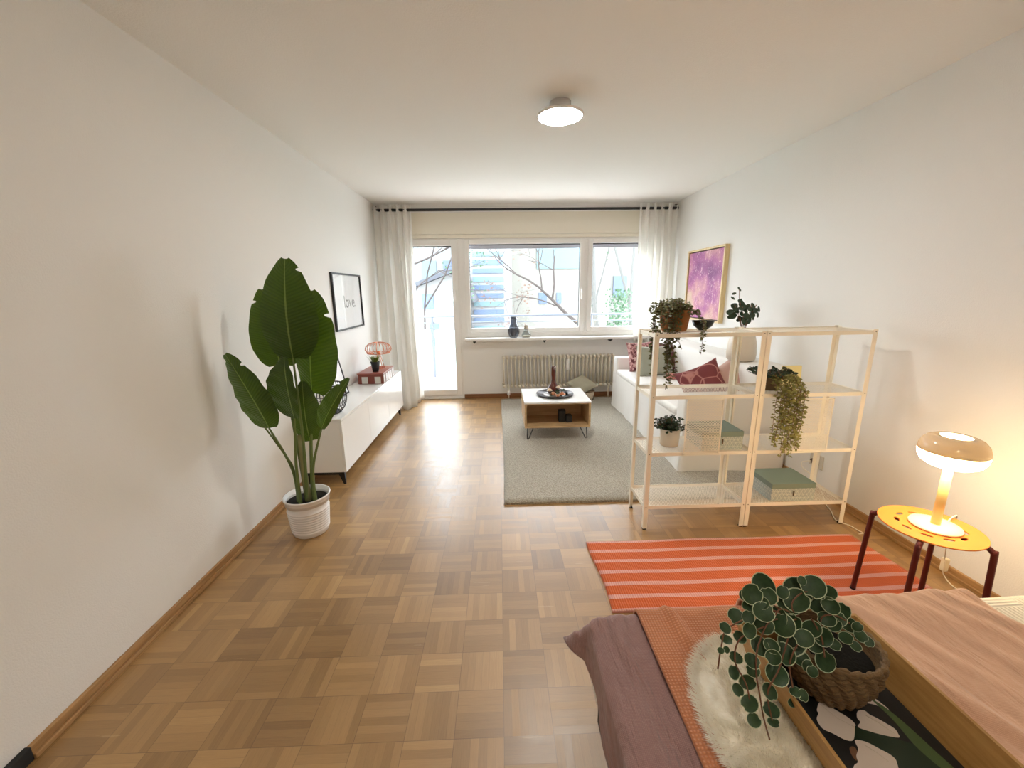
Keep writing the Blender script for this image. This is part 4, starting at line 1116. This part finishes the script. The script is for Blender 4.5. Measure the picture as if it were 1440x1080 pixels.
cloth('white_coverlet', 'white quilted coverlet at the head of the bed beyond the blush blanket', 'coverlet', M['quilt'], 1.34, 2.2, BY0+.02, 1.0, .024, -5, BY1-.006, 0, .10,
      lambda x, y: .006*mn.noise(V((x*6, y*5, 9))), 60, 60)

# sheepskin: a dense cloud of short hairs on a soft pad
fur = thing('sheepskin', 'cream fluffy sheepskin lying under the wooden tray', 'sheepskin', (.55, .55, .52))
def fur_r(t):   # outline radius in the pad's plane
    return 1+.06*math.sin(3*t+1)+.04*math.sin(5*t)
FC = V((.612, .555)); FA, FB = .186, .328
def inside(x, y):
    dx, dy = (x-FC.x)/FA, (y-FC.y)/FB
    return (abs(dx)**2.6+abs(dy)**2.6)**(1/2.6) < fur_r(math.atan2(dy, dx))*1.0
m = MB()
def fp(u, v):
    t = u*2*PI; r = v*fur_r(t)*.965; c_, s_ = math.cos(t), math.sin(t)
    q = (abs(c_)**2.6+abs(s_)**2.6)**(-1/2.6)
    return (FC.x+FA*c_*r*q, FC.y+FB*s_*r*q, .524+.018*(1-v**6)+.004*mn.noise(V((c_*r*5, s_*r*5, 0))))
m.grid(fp, 64, 20)
pad = m.build('pelt', M['fur'], fur)
m = MB(); rnd = random.Random(77); cnt = 0
while cnt < 26000:
    x = FC.x+rnd.uniform(-1.12, 1.12)*FA; y = FC.y+rnd.uniform(-1.0, 1.12)*FB
    if y < .28 or not inside(x, y): continue
    if .595 < x < .86 and y < .80: continue
    cnt += 1
    dx, dy = (x-FC.x)/FA, (y-FC.y)/FB; e = min(1, math.hypot(dx, dy))**3
    n1 = mn.noise(V((x*22, y*22, 0))); n2 = mn.noise(V((x*22, y*22, 9)))
    l = rnd.uniform(.014, .026)
    d_ = V((dx*e*1.3+n1*1.2+rnd.uniform(-.4, .4), dy*e*1.3+n2*1.2+rnd.uniform(-.4, .4), 1.05-.6*e)).normalized()
    zb = .524+.012*(1-e)
    b = V((x, y, zb)); s_ = V((rnd.uniform(-1, 1), rnd.uniform(-1, 1), 0)).normalized()*.0007
    k = b+d_*l*.6; tip = b+d_*l+V((dx, dy, 0))*.003-V((0, 0, .003))
    m.add([b-s_, b+s_, k+s_*.8, k-s_*.8, tip], [(0, 1, 2, 3), (3, 2, 4)])
o = m.build('hair', M['fur'], fur); o['kind'] = 'stuff'

# wooden tray with tulip picture in its base
TX0, TX1, TY0, TY1, TZ, TR = .602, .850, .18, .812, .553, .630
tr = thing('wooden_tray', 'honey wood tray with white tulips pictured on its black base, on the bed', 'tray', ((TX0+TX1)/2, .5, .545))
def slab(p0, p1, q0, q1, thick_dir, t):   # wall between base line p0-p1 and rim line q0-q1
    a = [V(p0), V(p1), V(q1), V(q0)]; d_ = V(thick_dir)*t
    vs = a+[x+d_ for x in a]
    return vs, [(0, 1, 2, 3), (7, 6, 5, 4), (0, 4, 5, 1), (1, 5, 6, 2), (2, 6, 7, 3), (3, 7, 4, 0)]
sl = .024
for (p0, p1, q0, q1, n_) in (
    ((TX0, TY0, TZ-.006), (TX0, TY1, TZ-.006), (TX0-sl, TY0, TR), (TX0-sl, TY1+sl, TR), (-1, 0, 0)),
    ((TX1, TY0, TZ-.006), (TX1, TY1, TZ-.006), (TX1+sl, TY0, TR), (TX1+sl, TY1+sl, TR), (1, 0, 0)),
    ((TX0-.006, TY1, TZ-.006), (TX1+.006, TY1, TZ-.006), (TX0-sl-.006, TY1+sl, TR), (TX1+sl+.006, TY1+sl, TR), (0, 1, 0)),
    ((TX0-.006, TY0, TZ-.006), (TX1+.006, TY0, TZ-.006), (TX0-sl-.006, TY0-sl, TR), (TX1+sl+.006, TY0-sl, TR), (0, -1, 0))):
    vs, fs = slab(p0, p1, q0, q1, n_, .007)
    MB().add(vs, fs, smooth=False).build('side', M['tray'], tr)
m = MB(); m.box(TX0-.002, TX1+.002, TY0-.002, TY1+.002, TZ-.006, TZ, mi=0)
def poly(P, mi, dz):
    n = len(P); P3_ = [V((x, y)) for x, y in P]; Q = []
    for i in range(n):
        p0, p1, p2, p3 = P3_[i-1], P3_[i], P3_[(i+1) % n], P3_[(i+2) % n]
        for k in range(4):
            t = k/4; Q.append(.5*((2*p1)+(p2-p0)*t+(2*p0-5*p1+4*p2-p3)*t*t+(3*p1-p0-3*p2+p3)*t**3))
    P = [(q.x, q.y) for q in Q]
    m.add([(x, y, TZ+dz) for x, y in P], [tuple(range(len(P)))], mi=mi, smooth=False)
poly([(0.699, 0.635), (0.741, 0.625), (0.775, 0.608), (0.8, 0.595), (0.812, 0.574), (0.814, 0.546), (0.774, 0.522), (0.749, 0.533), (0.732, 0.56), (0.717, 0.592), (0.69, 0.612)], 3, 0.0003)
poly([(0.794, 0.691), (0.808, 0.67), (0.816, 0.646), (0.822, 0.616), (0.827, 0.579), (0.832, 0.545), (0.814, 0.546), (0.803, 0.566), (0.797, 0.598), (0.8, 0.636), (0.798, 0.664)], 4, 0.0006)
poly([(0.668, 0.597), (0.678, 0.597), (0.674, 0.585), (0.661, 0.574), (0.661, 0.586)], 5, 0.0006)
poly([(0.774, 0.687), (0.795, 0.693), (0.805, 0.687), (0.812, 0.665), (0.801, 0.671), (0.788, 0.677), (0.777, 0.681)], 1, 0.0005)
poly([(0.743, 0.664), (0.758, 0.665), (0.762, 0.656), (0.77, 0.649), (0.78, 0.637), (0.787, 0.627), (0.785, 0.617), (0.779, 0.61), (0.753, 0.616), (0.732, 0.624), (0.716, 0.633), (0.729, 0.642), (0.73, 0.651)], 1, 0.0008)
poly([(0.689, 0.609), (0.708, 0.605), (0.723, 0.592), (0.735, 0.58), (0.733, 0.566), (0.701, 0.535), (0.618, 0.533), (0.647, 0.564), (0.661, 0.571), (0.668, 0.582), (0.682, 0.594)], 1, 0.0009)
poly([(0.679, 0.687), (0.688, 0.681), (0.699, 0.668), (0.713, 0.65), (0.715, 0.638), (0.71, 0.633), (0.693, 0.615), (0.682, 0.608), (0.669, 0.611), (0.655, 0.623), (0.642, 0.633), (0.644, 0.651), (0.657, 0.663), (0.659, 0.67)], 1, 0.001)
for P in ([(.675, .681), (.689, .651), (.709, .633)], [(.700, .600), (.712, .585), (.72, .57)], [(.752, .655), (.765, .64), (.778, .618)]):
    m.tube([(x, y, TZ+.0008) for x, y in P], .0006, 4, mi=2)
m.build('printed_base', [plain('black_print', (.006, .006, .006), .5), plain('tulip_white', srgb(222, 208, 196), .6), plain('tulip_cream', srgb(196, 184, 160), .6), plain('tulip_leaf', srgb(22, 44, 24), .5), plain('tulip_leaf_pale', srgb(78, 100, 58), .5), plain('tulip_brown', srgb(120, 84, 60), .6)], tr)

# basket plant on the tray
pp = thing('basket_plant', 'round-leaved trailing plant in a seagrass basket on the wooden tray', 'plant', (.745, .70, .553))
bcx, bcy = .722, .728
prof = [(0, 0), (.058, 0)]
for k in range(11):
    z = .004+k*.0102; r_ = .058+.027*math.sin(min(1, k/7)*PI/2); prof += [(r_+.003, z+.003), (r_+.0005, z+.0085)]
prof += [(.088, .115), (.086, .119), (.082, .117), (.080, .10), (.078, .08), (0, .078)]
MB().lathe(prof, (bcx, bcy), 56, z0=TZ+.001).build('basket', M['seagrass'], pp)
m = MB()
for k in range(9):
    z = TZ+.008+k*.0125; r_ = .058+.028*math.sin(min(1, k/6.5)*PI/2)
    m.tube([(bcx+(r_+.0022*math.sin(j*PI*.5+k*PI*.5))*math.cos(j*PI/40), bcy+(r_+.0022*math.sin(j*PI*.5+k*PI*.5))*math.sin(j*PI/40), z+.0016*math.cos(j*PI*.5+k)) for j in range(80)], [.0064+.0014*math.sin(j*PI*.5+k*PI*.5) for j in range(80)], 7, closed=True)
m.build('woven_rows', M['seagrass'], pp)
MB().tube([(bcx+(.0865+.002*math.sin(k*1.9))*math.cos(k*PI/36), bcy+(.0865+.002*math.sin(k*1.9))*math.sin(k*PI/36), TZ+.118+.002*math.sin(k*2.1)) for k in range(72)], .0065, 7, closed=True).build('braided_rim', M['seagrass'], pp)
MB().lathe([(0, 0), (.0775, 0), (.0775, .003), (0, .008)], (bcx, bcy), 24, z0=TZ+.0795).build('soil', M['soil'], pp)
PILEA = [(0.567, 0.753, 0.794, 0.0293, 0), (0.523, 0.724, 0.8, 0.0222, 0), (0.557, 0.722, 0.796, 0.0182, 0), (0.518, 0.74, 0.785, 0.0124, 0), (0.518, 0.719, 0.775, 0.0162, 0), (0.484, 0.71, 0.76, 0.0169, 0), (0.506, 0.703, 0.763, 0.0139, 0), (0.452, 0.691, 0.751, 0.0126, 0), (0.461, 0.696, 0.717, 0.0128, 0), (0.49, 0.698, 0.719, 0.014, 0), (0.499, 0.684, 0.748, 0.0164, 0), (0.57, 0.706, 0.758, 0.022, 0), (0.59, 0.726, 0.801, 0.0142, 0), (0.641, 0.748, 0.785, 0.0293, 0), (0.62, 0.723, 0.783, 0.0264, 0), (0.659, 0.731, 0.808, 0.0245, 0), (0.673, 0.727, 0.778, 0.0287, 0), (0.681, 0.716, 0.805, 0.0161, 0), (0.676, 0.701, 0.786, 0.0179, 0), (0.718, 0.716, 0.757, 0.0183, 0), (0.725, 0.701, 0.737, 0.0181, 0), (0.726, 0.685, 0.747, 0.011, 0), (0.535, 0.7, 0.778, 0.0218, 0), (0.539, 0.7, 0.746, 0.0199, 0), (0.525, 0.684, 0.71, 0.0198, 0), (0.598, 0.698, 0.749, 0.0199, 0), (0.597, 0.689, 0.712, 0.0299, 0), (0.572, 0.675, 0.698, 0.0236, 0), (0.634, 0.69, 0.741, 0.0198, 0), (0.652, 0.68, 0.731, 0.0196, 0), (0.651, 0.664, 0.687, 0.0215, 0), (0.504, 0.671, 0.687, 0.0164, 0), (0.503, 0.664, 0.671, 0.0136, 0), (0.468, 0.67, 0.698, 0.0136, 0), (0.463, 0.663, 0.669, 0.0136, 0), (0.492, 0.66, 0.646, 0.0176, 0), (0.46, 0.64, 0.652, 0.0122, 0), (0.527, 0.642, 0.642, 0.0161, 0), (0.485, 0.637, 0.621, 0.0172, 0), (0.536, 0.642, 0.596, 0.0163, 0), (0.494, 0.63, 0.587, 0.0134, 0), (0.532, 0.627, 0.584, 0.0115, 0), (0.552, 0.661, 0.662, 0.0234, 0), (0.612, 0.66, 0.681, 0.0124, 1), (0.613, 0.648, 0.681, 0.0115, 0), (0.575, 0.637, 0.645, 0.0114, 1), (0.586, 0.63, 0.644, 0.0113, 0), (0.574, 0.638, 0.616, 0.0085, 0), (0.434, 0.669, 0.718, 0.007, 0), (0.448, 0.673, 0.715, 0.007, 0), (0.698, 0.701, 0.752, 0.016, 0), (0.643, 0.744, 0.813, 0.0103, 0), (0.536, 0.658, 0.708, 0.0153, 0), (0.605, 0.672, 0.737, 0.0194, 0), (0.576, 0.695, 0.749, 0.0238, 0), (0.542, 0.674, 0.719, 0.0156, 0), (0.606, 0.674, 0.688, 0.0197, 0), (0.604, 0.723, 0.77, 0.0224, 0), (0.539, 0.714, 0.787, 0.014, 0), (0.684, 0.693, 0.746, 0.0151, 0), (0.639, 0.68, 0.709, 0.0158, 0), (0.728, 0.676, 0.733, 0.0133, 0), (0.693, 0.672, 0.734, 0.014, 0), (0.667, 0.668, 0.724, 0.0132, 0), (0.716, 0.671, 0.714, 0.0117, 0), (0.671, 0.699, 0.755, 0.0176, 0), (0.742, 0.671, 0.723, 0.0102, 0)] #@PILEA@
rnd = random.Random(3)
top = V((bcx-.02, bcy, TZ+.115))
for (x, y, z, r_, pale) in PILEA:
    c = V((x, y, z)); toc = (V((0, 0, 1.432))-c).normalized()
    nrm = toc+V((rnd.uniform(-.6, .6), rnd.uniform(-.5, .5), rnd.uniform(-.3, .6)))*.75
    MB().disc(c, nrm, r_, 16, cup=rnd.uniform(.1, .35)*(1 if rnd.random() > .2 else -1), asp=rnd.uniform(.78, .98), ang=rnd.uniform(0, 6), notch=True).build('leaf', M['rimleaf'] if not pale else M['paleleaf'] if 'paleleaf' in M else M['rimleaf'], pp)
VINES = [[(0.574, 0.715, 0.773), (0.55, 0.725, 0.784), (0.528, 0.739, 0.797)], [(0.571, 0.71, 0.768), (0.522, 0.708, 0.762), (0.46, 0.696, 0.743), (0.442, 0.681, 0.717), (0.428, 0.662, 0.68)], [(0.567, 0.702, 0.757), (0.521, 0.681, 0.723), (0.505, 0.659, 0.68), (0.508, 0.642, 0.633), (0.52, 0.638, 0.58), (0.509, 0.602, 0.575)], [(0.604, 0.711, 0.771), (0.64, 0.731, 0.795), (0.669, 0.724, 0.789)], [(0.612, 0.68, 0.729), (0.576, 0.662, 0.693), (0.574, 0.646, 0.654), (0.576, 0.636, 0.618)], [(0.588, 0.712, 0.771), (0.548, 0.697, 0.749), (0.484, 0.686, 0.729), (0.465, 0.667, 0.693), (0.483, 0.649, 0.651), (0.497, 0.639, 0.58)], [(0.607, 0.7, 0.757), (0.581, 0.682, 0.729), (0.551, 0.657, 0.68), (0.524, 0.643, 0.637), (0.535, 0.63, 0.575)], [(0.658, 0.698, 0.757), (0.688, 0.701, 0.762), (0.714, 0.691, 0.751)], [(0.638, 0.699, 0.757), (0.648, 0.68, 0.732), (0.646, 0.662, 0.699)]] #@VINES@
for P in VINES:
    MB().tube(smooth_path([top]+[V(q) for q in P], 5), .0016, 5).build('vine', M['twig'], pp)

# ------------------------------------------------------------------ outside: balcony, trees, houses
box_ = MB().box(-2.6, 4.2, YB+.28, 7.15, -.16, -.02)
o = struct(box_.build('balcony_floor', plain('pale_pink_concrete', srgb(232, 214, 210), .8, nscale=30, nstr=.2)))
rl = thing('balcony_railing', 'pale metal balcony railing with frosted panels outside the door', 'railing', (0, 7.0, -.02))
pm = plain('pale_blue_metal', srgb(86, 94, 104), .4)
for x in (-2.5, -1.14, .21, 1.56, 2.91):
    MB().box(x-.018, x+.018, 6.98, 7.015, -.02, 1.02).build('post', pm, rl)
MB().tube([(-2.6, 7.0, 1.03), (4.2, 7.0, 1.03)], .016, 10).build('top_rail', pm, rl)
MB().tube([(-2.6, 7.0, .925), (4.2, 7.0, .925)], .008, 8).build('rail', pm, rl)
MB().tube([(-2.6, 7.0, .81), (4.2, 7.0, .81)], .010, 8).build('rail', pm, rl)
for x in (-2.5, -1.14, .21, 1.56, 2.91):
    g_ = M.get('frost')
    if g_ is None:
        q = N('frosted_panel'); tt = q.n('ShaderNodeBsdfTranslucent'); tt.inputs[0].default_value = (*srgb(236, 248, 246), 1)
        mxx = q.n('ShaderNodeMixShader'); mxx.inputs[0].default_value = .5; q.link(q.bsdf(srgb(226, 242, 240), .5), mxx.inputs[1]); q.link(tt.outputs[0], mxx.inputs[2]); M['frost'] = q.done(mxx.outputs[0])
    MB().box(x+.03, x+1.32, 7.018, 7.024, .0, .80).build('frosted_panel', M['frost'], rl)
GZ = -3.2
struct(box1('ground', plain('pale_ground', srgb(100, 102, 94), .95, nscale=3, nstr=.5), (-45, 45, 7.6, 60, GZ-.2, GZ)))
def building(label, x0, x1, y0, y1, z1, wallc, wins, roof=None, ridge=None, shade=srgb(170, 188, 214)):
    b = thing('apartment_house', label, 'building', ((x0+x1)/2, y0, GZ))
    wm = plain('render_wall', wallc, .9)
    MB().box(x0, x1, y0, y1, GZ, z1).build('wall', wm, b)
    for (a, c, za, zb, col) in wins:
        w_ = MB().box(a, c, y0-.06, y0-.005, za, zb).build('window', plain('facade_glass', col, .3), b)
    if roof:
        xm = ridge if ridge is not None else (x0+x1)/2; e = .35
        vs = [(x0-e, y0-e, z1-.1), (xm, y0-e, z1+roof), (x1+e, y0-e, z1-.1), (x0-e, y1+e, z1-.1), (xm, y1+e, z1+roof), (x1+e, y1+e, z1-.1)]
        vs2 = [(x, y, z+.14) for x, y, z in vs]
        MB().add([(x0, y0, z1), (xm, y0, z1+roof), (x1, y0, z1)], [(0, 2, 1)], smooth=False).build('gable', wm, b)
        MB().add(vs+vs2, [(0, 1, 4, 3), (1, 2, 5, 4), (6, 9, 10, 7), (7, 10, 11, 8), (0, 6, 7, 1), (1, 7, 8, 2), (3, 4, 10, 9), (4, 5, 11, 10), (0, 3, 9, 6), (2, 8, 11, 5)], smooth=False).build('roof', plain('grey_roof', srgb(60, 63, 70), .8), b)
    return b
bluew = srgb(64, 82, 108); cyan = srgb(78, 104, 110); wht = srgb(120, 121, 122)
building('white apartment block with stacked pale blue balcony bands, seen through the left of the window', -1.45, .55, 18, 26, 9,
         wht, [(-1.10, .21, 2.88-.345*k, 3.08-.345*k, bluew if k % 3 else cyan) for k in range(-3, 10)])
building('wide cream apartment house seen through the middle of the window', .56, 5.6, 21, 30, 3.6, srgb(118, 117, 110),
         [(2.0, 2.42, .80, 1.33, bluew), (2.90, 3.15, .80, 1.33, bluew), (1.9, 4.0, 2.5, 3.5, cyan), (4.3, 4.6, -.5, 2.6, cyan)])
building('white gabled house seen through the balcony door', -4.2, -1.25, 15, 17.6, 1.15, srgb(120, 120, 119), [(-2.75, -2.35, .85, 1.38, bluew), (-2.55, -2.2, -.5, .3, bluew)], roof=1.0, ridge=-1.45)
building('pale tall apartment house behind the gabled house', -9.5, -2.6, 30, 38, 9, srgb(112, 116, 118), [(-5.4, -4.4, 2.2, 3.6, cyan), (-7.6, -6.6, 2.2, 3.6, cyan), (-3.9, -3.3, 2.2, 3.6, bluew)])
building('long pale house behind the trees on the right', 6.2, 14, 24, 32, 4.5, srgb(112, 112, 108), [(6.6, 7.4, 1.0, 2.2, bluew), (8.6, 9.4, 1.0, 2.2, bluew)])
def tree(name, label, base, segs, leafmat, nleaf, lr, spread, barkm, seedv, start_dir=(0, 0, 1), L=1.0, r=.07, depth=5):
    rnd = random.Random(seedv); tips = []; m = MB()
    def br(p, d_, l, r_, k):
        q = p; pts = [p]; rs = [r_]
        for i in range(3):
            d_ = (d_+V((rnd.uniform(-.22, .22), rnd.uniform(-.22, .22), rnd.uniform(-.12, .18)))).normalized(); q = q+d_*l/3; pts.append(q); rs.append(r_*(1-.13*(i+1)))
        m.tube(pts, rs, 6 if k > 2 else 4, caps=False)
        if k <= 2: tips.extend(pts[1:])
        if k == 0: return
        for i in range(rnd.choice((2, 3))):
            t = d_+V((rnd.gauss(0, spread), rnd.gauss(0, spread), rnd.gauss(0, spread)*.7)); br(pts[rnd.choice((2, 3))], t.normalized(), l*rnd.uniform(.62, .85), r_*.58, k-1)
    for (b, dd, l, r_, k) in segs: br(V(b), V(dd).normalized(), l, r_, k)
    t = thing(name, label, 'tree', (base[0], base[1], GZ))
    m.build('branches', barkm, t)
    f = MB()
    for i in range(nleaf):
        c = rnd.choice(tips)+V((rnd.gauss(0, .07), rnd.gauss(0, .07), rnd.gauss(0, .07))); f.disc(c, (rnd.uniform(-1, 1), -1, rnd.uniform(-1, 1)), lr*rnd.uniform(.6, 1.3), 5, asp=.6, ang=rnd.uniform(0, 6))
    o = f.build('foliage', leafmat, t); o['kind'] = 'stuff'
    return t
bark = plain('grey_bark', srgb(52, 45, 42), .9, nscale=40, nstr=.5); bark2 = plain('pale_bark', srgb(80, 80, 77), .9)
tan = plain('tan_leaves', srgb(92, 68, 56), .8); grn2 = plain('ivy_leaves', srgb(48, 76, 50), .7)
tree('bare_tree', 'leaning bare tree with thin twigs outside the middle of the window', (2.9, 9.0), [((1.75, 9, .70), (-1, .05, .85), 1.2, .040, 5), ((.93, 9, 1.45), (-.25, 0, 1), .75, .018, 5), ((1.25, 9, 1.10), (-.9, 0, .5), .75, .016, 5), ((2.9, 9.0, GZ), (-.28, 0, 1), 3.9, .10, 0), ((1.9, 9.0, .60), (-.2, 0, .3), .3, .05, 0)], tan, 420, .022, .45, bark, 13)
tree('ivy_tree', 'ivy-covered tree trunks outside the right window', (2.9, 10), [((2.75, 10, GZ), (-.04, 0, 1), 6.5, .09, 2), ((3.35, 10.6, GZ), (.03, 0, 1), 7, .07, 2), ((2.5, 11.5, GZ), (.0, 0, 1), 6.5, .05, 3), ((3.75, 11, GZ), (-.02, 0, 1), 6.5, .06, 3)], grn2, 900, .03, .35, bark2, 17)
sh_ = thing('shrub', 'green ivy shrub growing behind the railing outside the right window', 'shrub', (2.95, 10, GZ)); f = MB(); rnd = random.Random(9)
for i in range(1500):
    z = rnd.uniform(GZ, 1.45); c = V((2.85+rnd.gauss(0, .12+.05*(1.5-z)*.4), 9.8+rnd.gauss(0, .15), z)); f.disc(c, (rnd.uniform(-1, 1), -1, rnd.uniform(-1, 1)), .035, 5, asp=.7, ang=rnd.uniform(0, 6))
o = f.build('foliage', grn2, sh_); o['kind'] = 'stuff'
tree('young_tree', 'leafy young tree outside the balcony door', (-2.6, 10.5), [((-2.35, 10.5, GZ), (.05, 0, 1), 4.3, .04, 3), ((-2.3, 10.5, .3), (.2, 0, 1), 1.2, .03, 4), ((-2.6, 11, 1.9), (.9, 0, .5), 1.3, .03, 4)], grn2, 420, .03, .5, bark, 23)

# ------------------------------------------------------------------ light
w = bpy.data.worlds.new('overcast_sky'); SC.world = w; w.use_nodes = True
bg = w.node_tree.nodes['Background']; bg.inputs[0].default_value = (.86, .935, 1.0, 1); bg.inputs[1].default_value = 10.0
def portal(x, z, sx, sz):
    l = bpy.data.lights.new('window_portal', 'AREA'); l.shape = 'RECTANGLE'; l.size = sx; l.size_y = sz; l.cycles.is_portal = True
    o = bpy.data.objects.new('window_portal', l); COL.objects.link(o); o.location = (x, YB+.16, z); o.rotation_euler = (-PI/2, 0, 0)
portal(.34, 1.48, 1.58, 1.2); portal(1.63, 1.48, .97, 1.2); portal(-.85, 1.05, .68, 2.0)

# ------------------------------------------------------------------ camera
cam = bpy.data.cameras.new('camera'); co = bpy.data.objects.new('camera', cam); COL.objects.link(co)
pitch, yaw, roll = .224313, .0282305, -.0135408
f_ = V((math.sin(yaw)*math.cos(pitch), math.cos(yaw)*math.cos(pitch), -math.sin(pitch)))
r0 = V((math.cos(yaw), -math.sin(yaw), 0)); u0 = r0.cross(f_)
r1 = r0*math.cos(roll)+u0*math.sin(roll); u1 = u0*math.cos(roll)-r0*math.sin(roll)
co.matrix_world = Matrix(((r1.x, u1.x, -f_.x, 0), (r1.y, u1.y, -f_.y, 0), (r1.z, u1.z, -f_.z, 1.43198), (0, 0, 0, 1)))
cam.sensor_fit = 'HORIZONTAL'; cam.sensor_width = 36; cam.lens = 36*572/1440; cam.clip_start = .02; cam.clip_end = 200
SC.camera = co
SC.view_settings.view_transform = 'Standard'; SC.view_settings.look = 'None'; SC.view_settings.gamma = 1; SC.view_settings.use_curve_mapping = False
SC.view_settings.exposure = 0.45
SC.cycles.max_bounces = 14; SC.cycles.diffuse_bounces = 8; SC.cycles.transparent_max_bounces = 24; SC.cycles.glossy_bounces = 4
SC.cycles.use_denoising = True; SC.cycles.sample_clamp_indirect = 12
for o in bpy.data.objects:
    if '_org' in o: del o['_org']
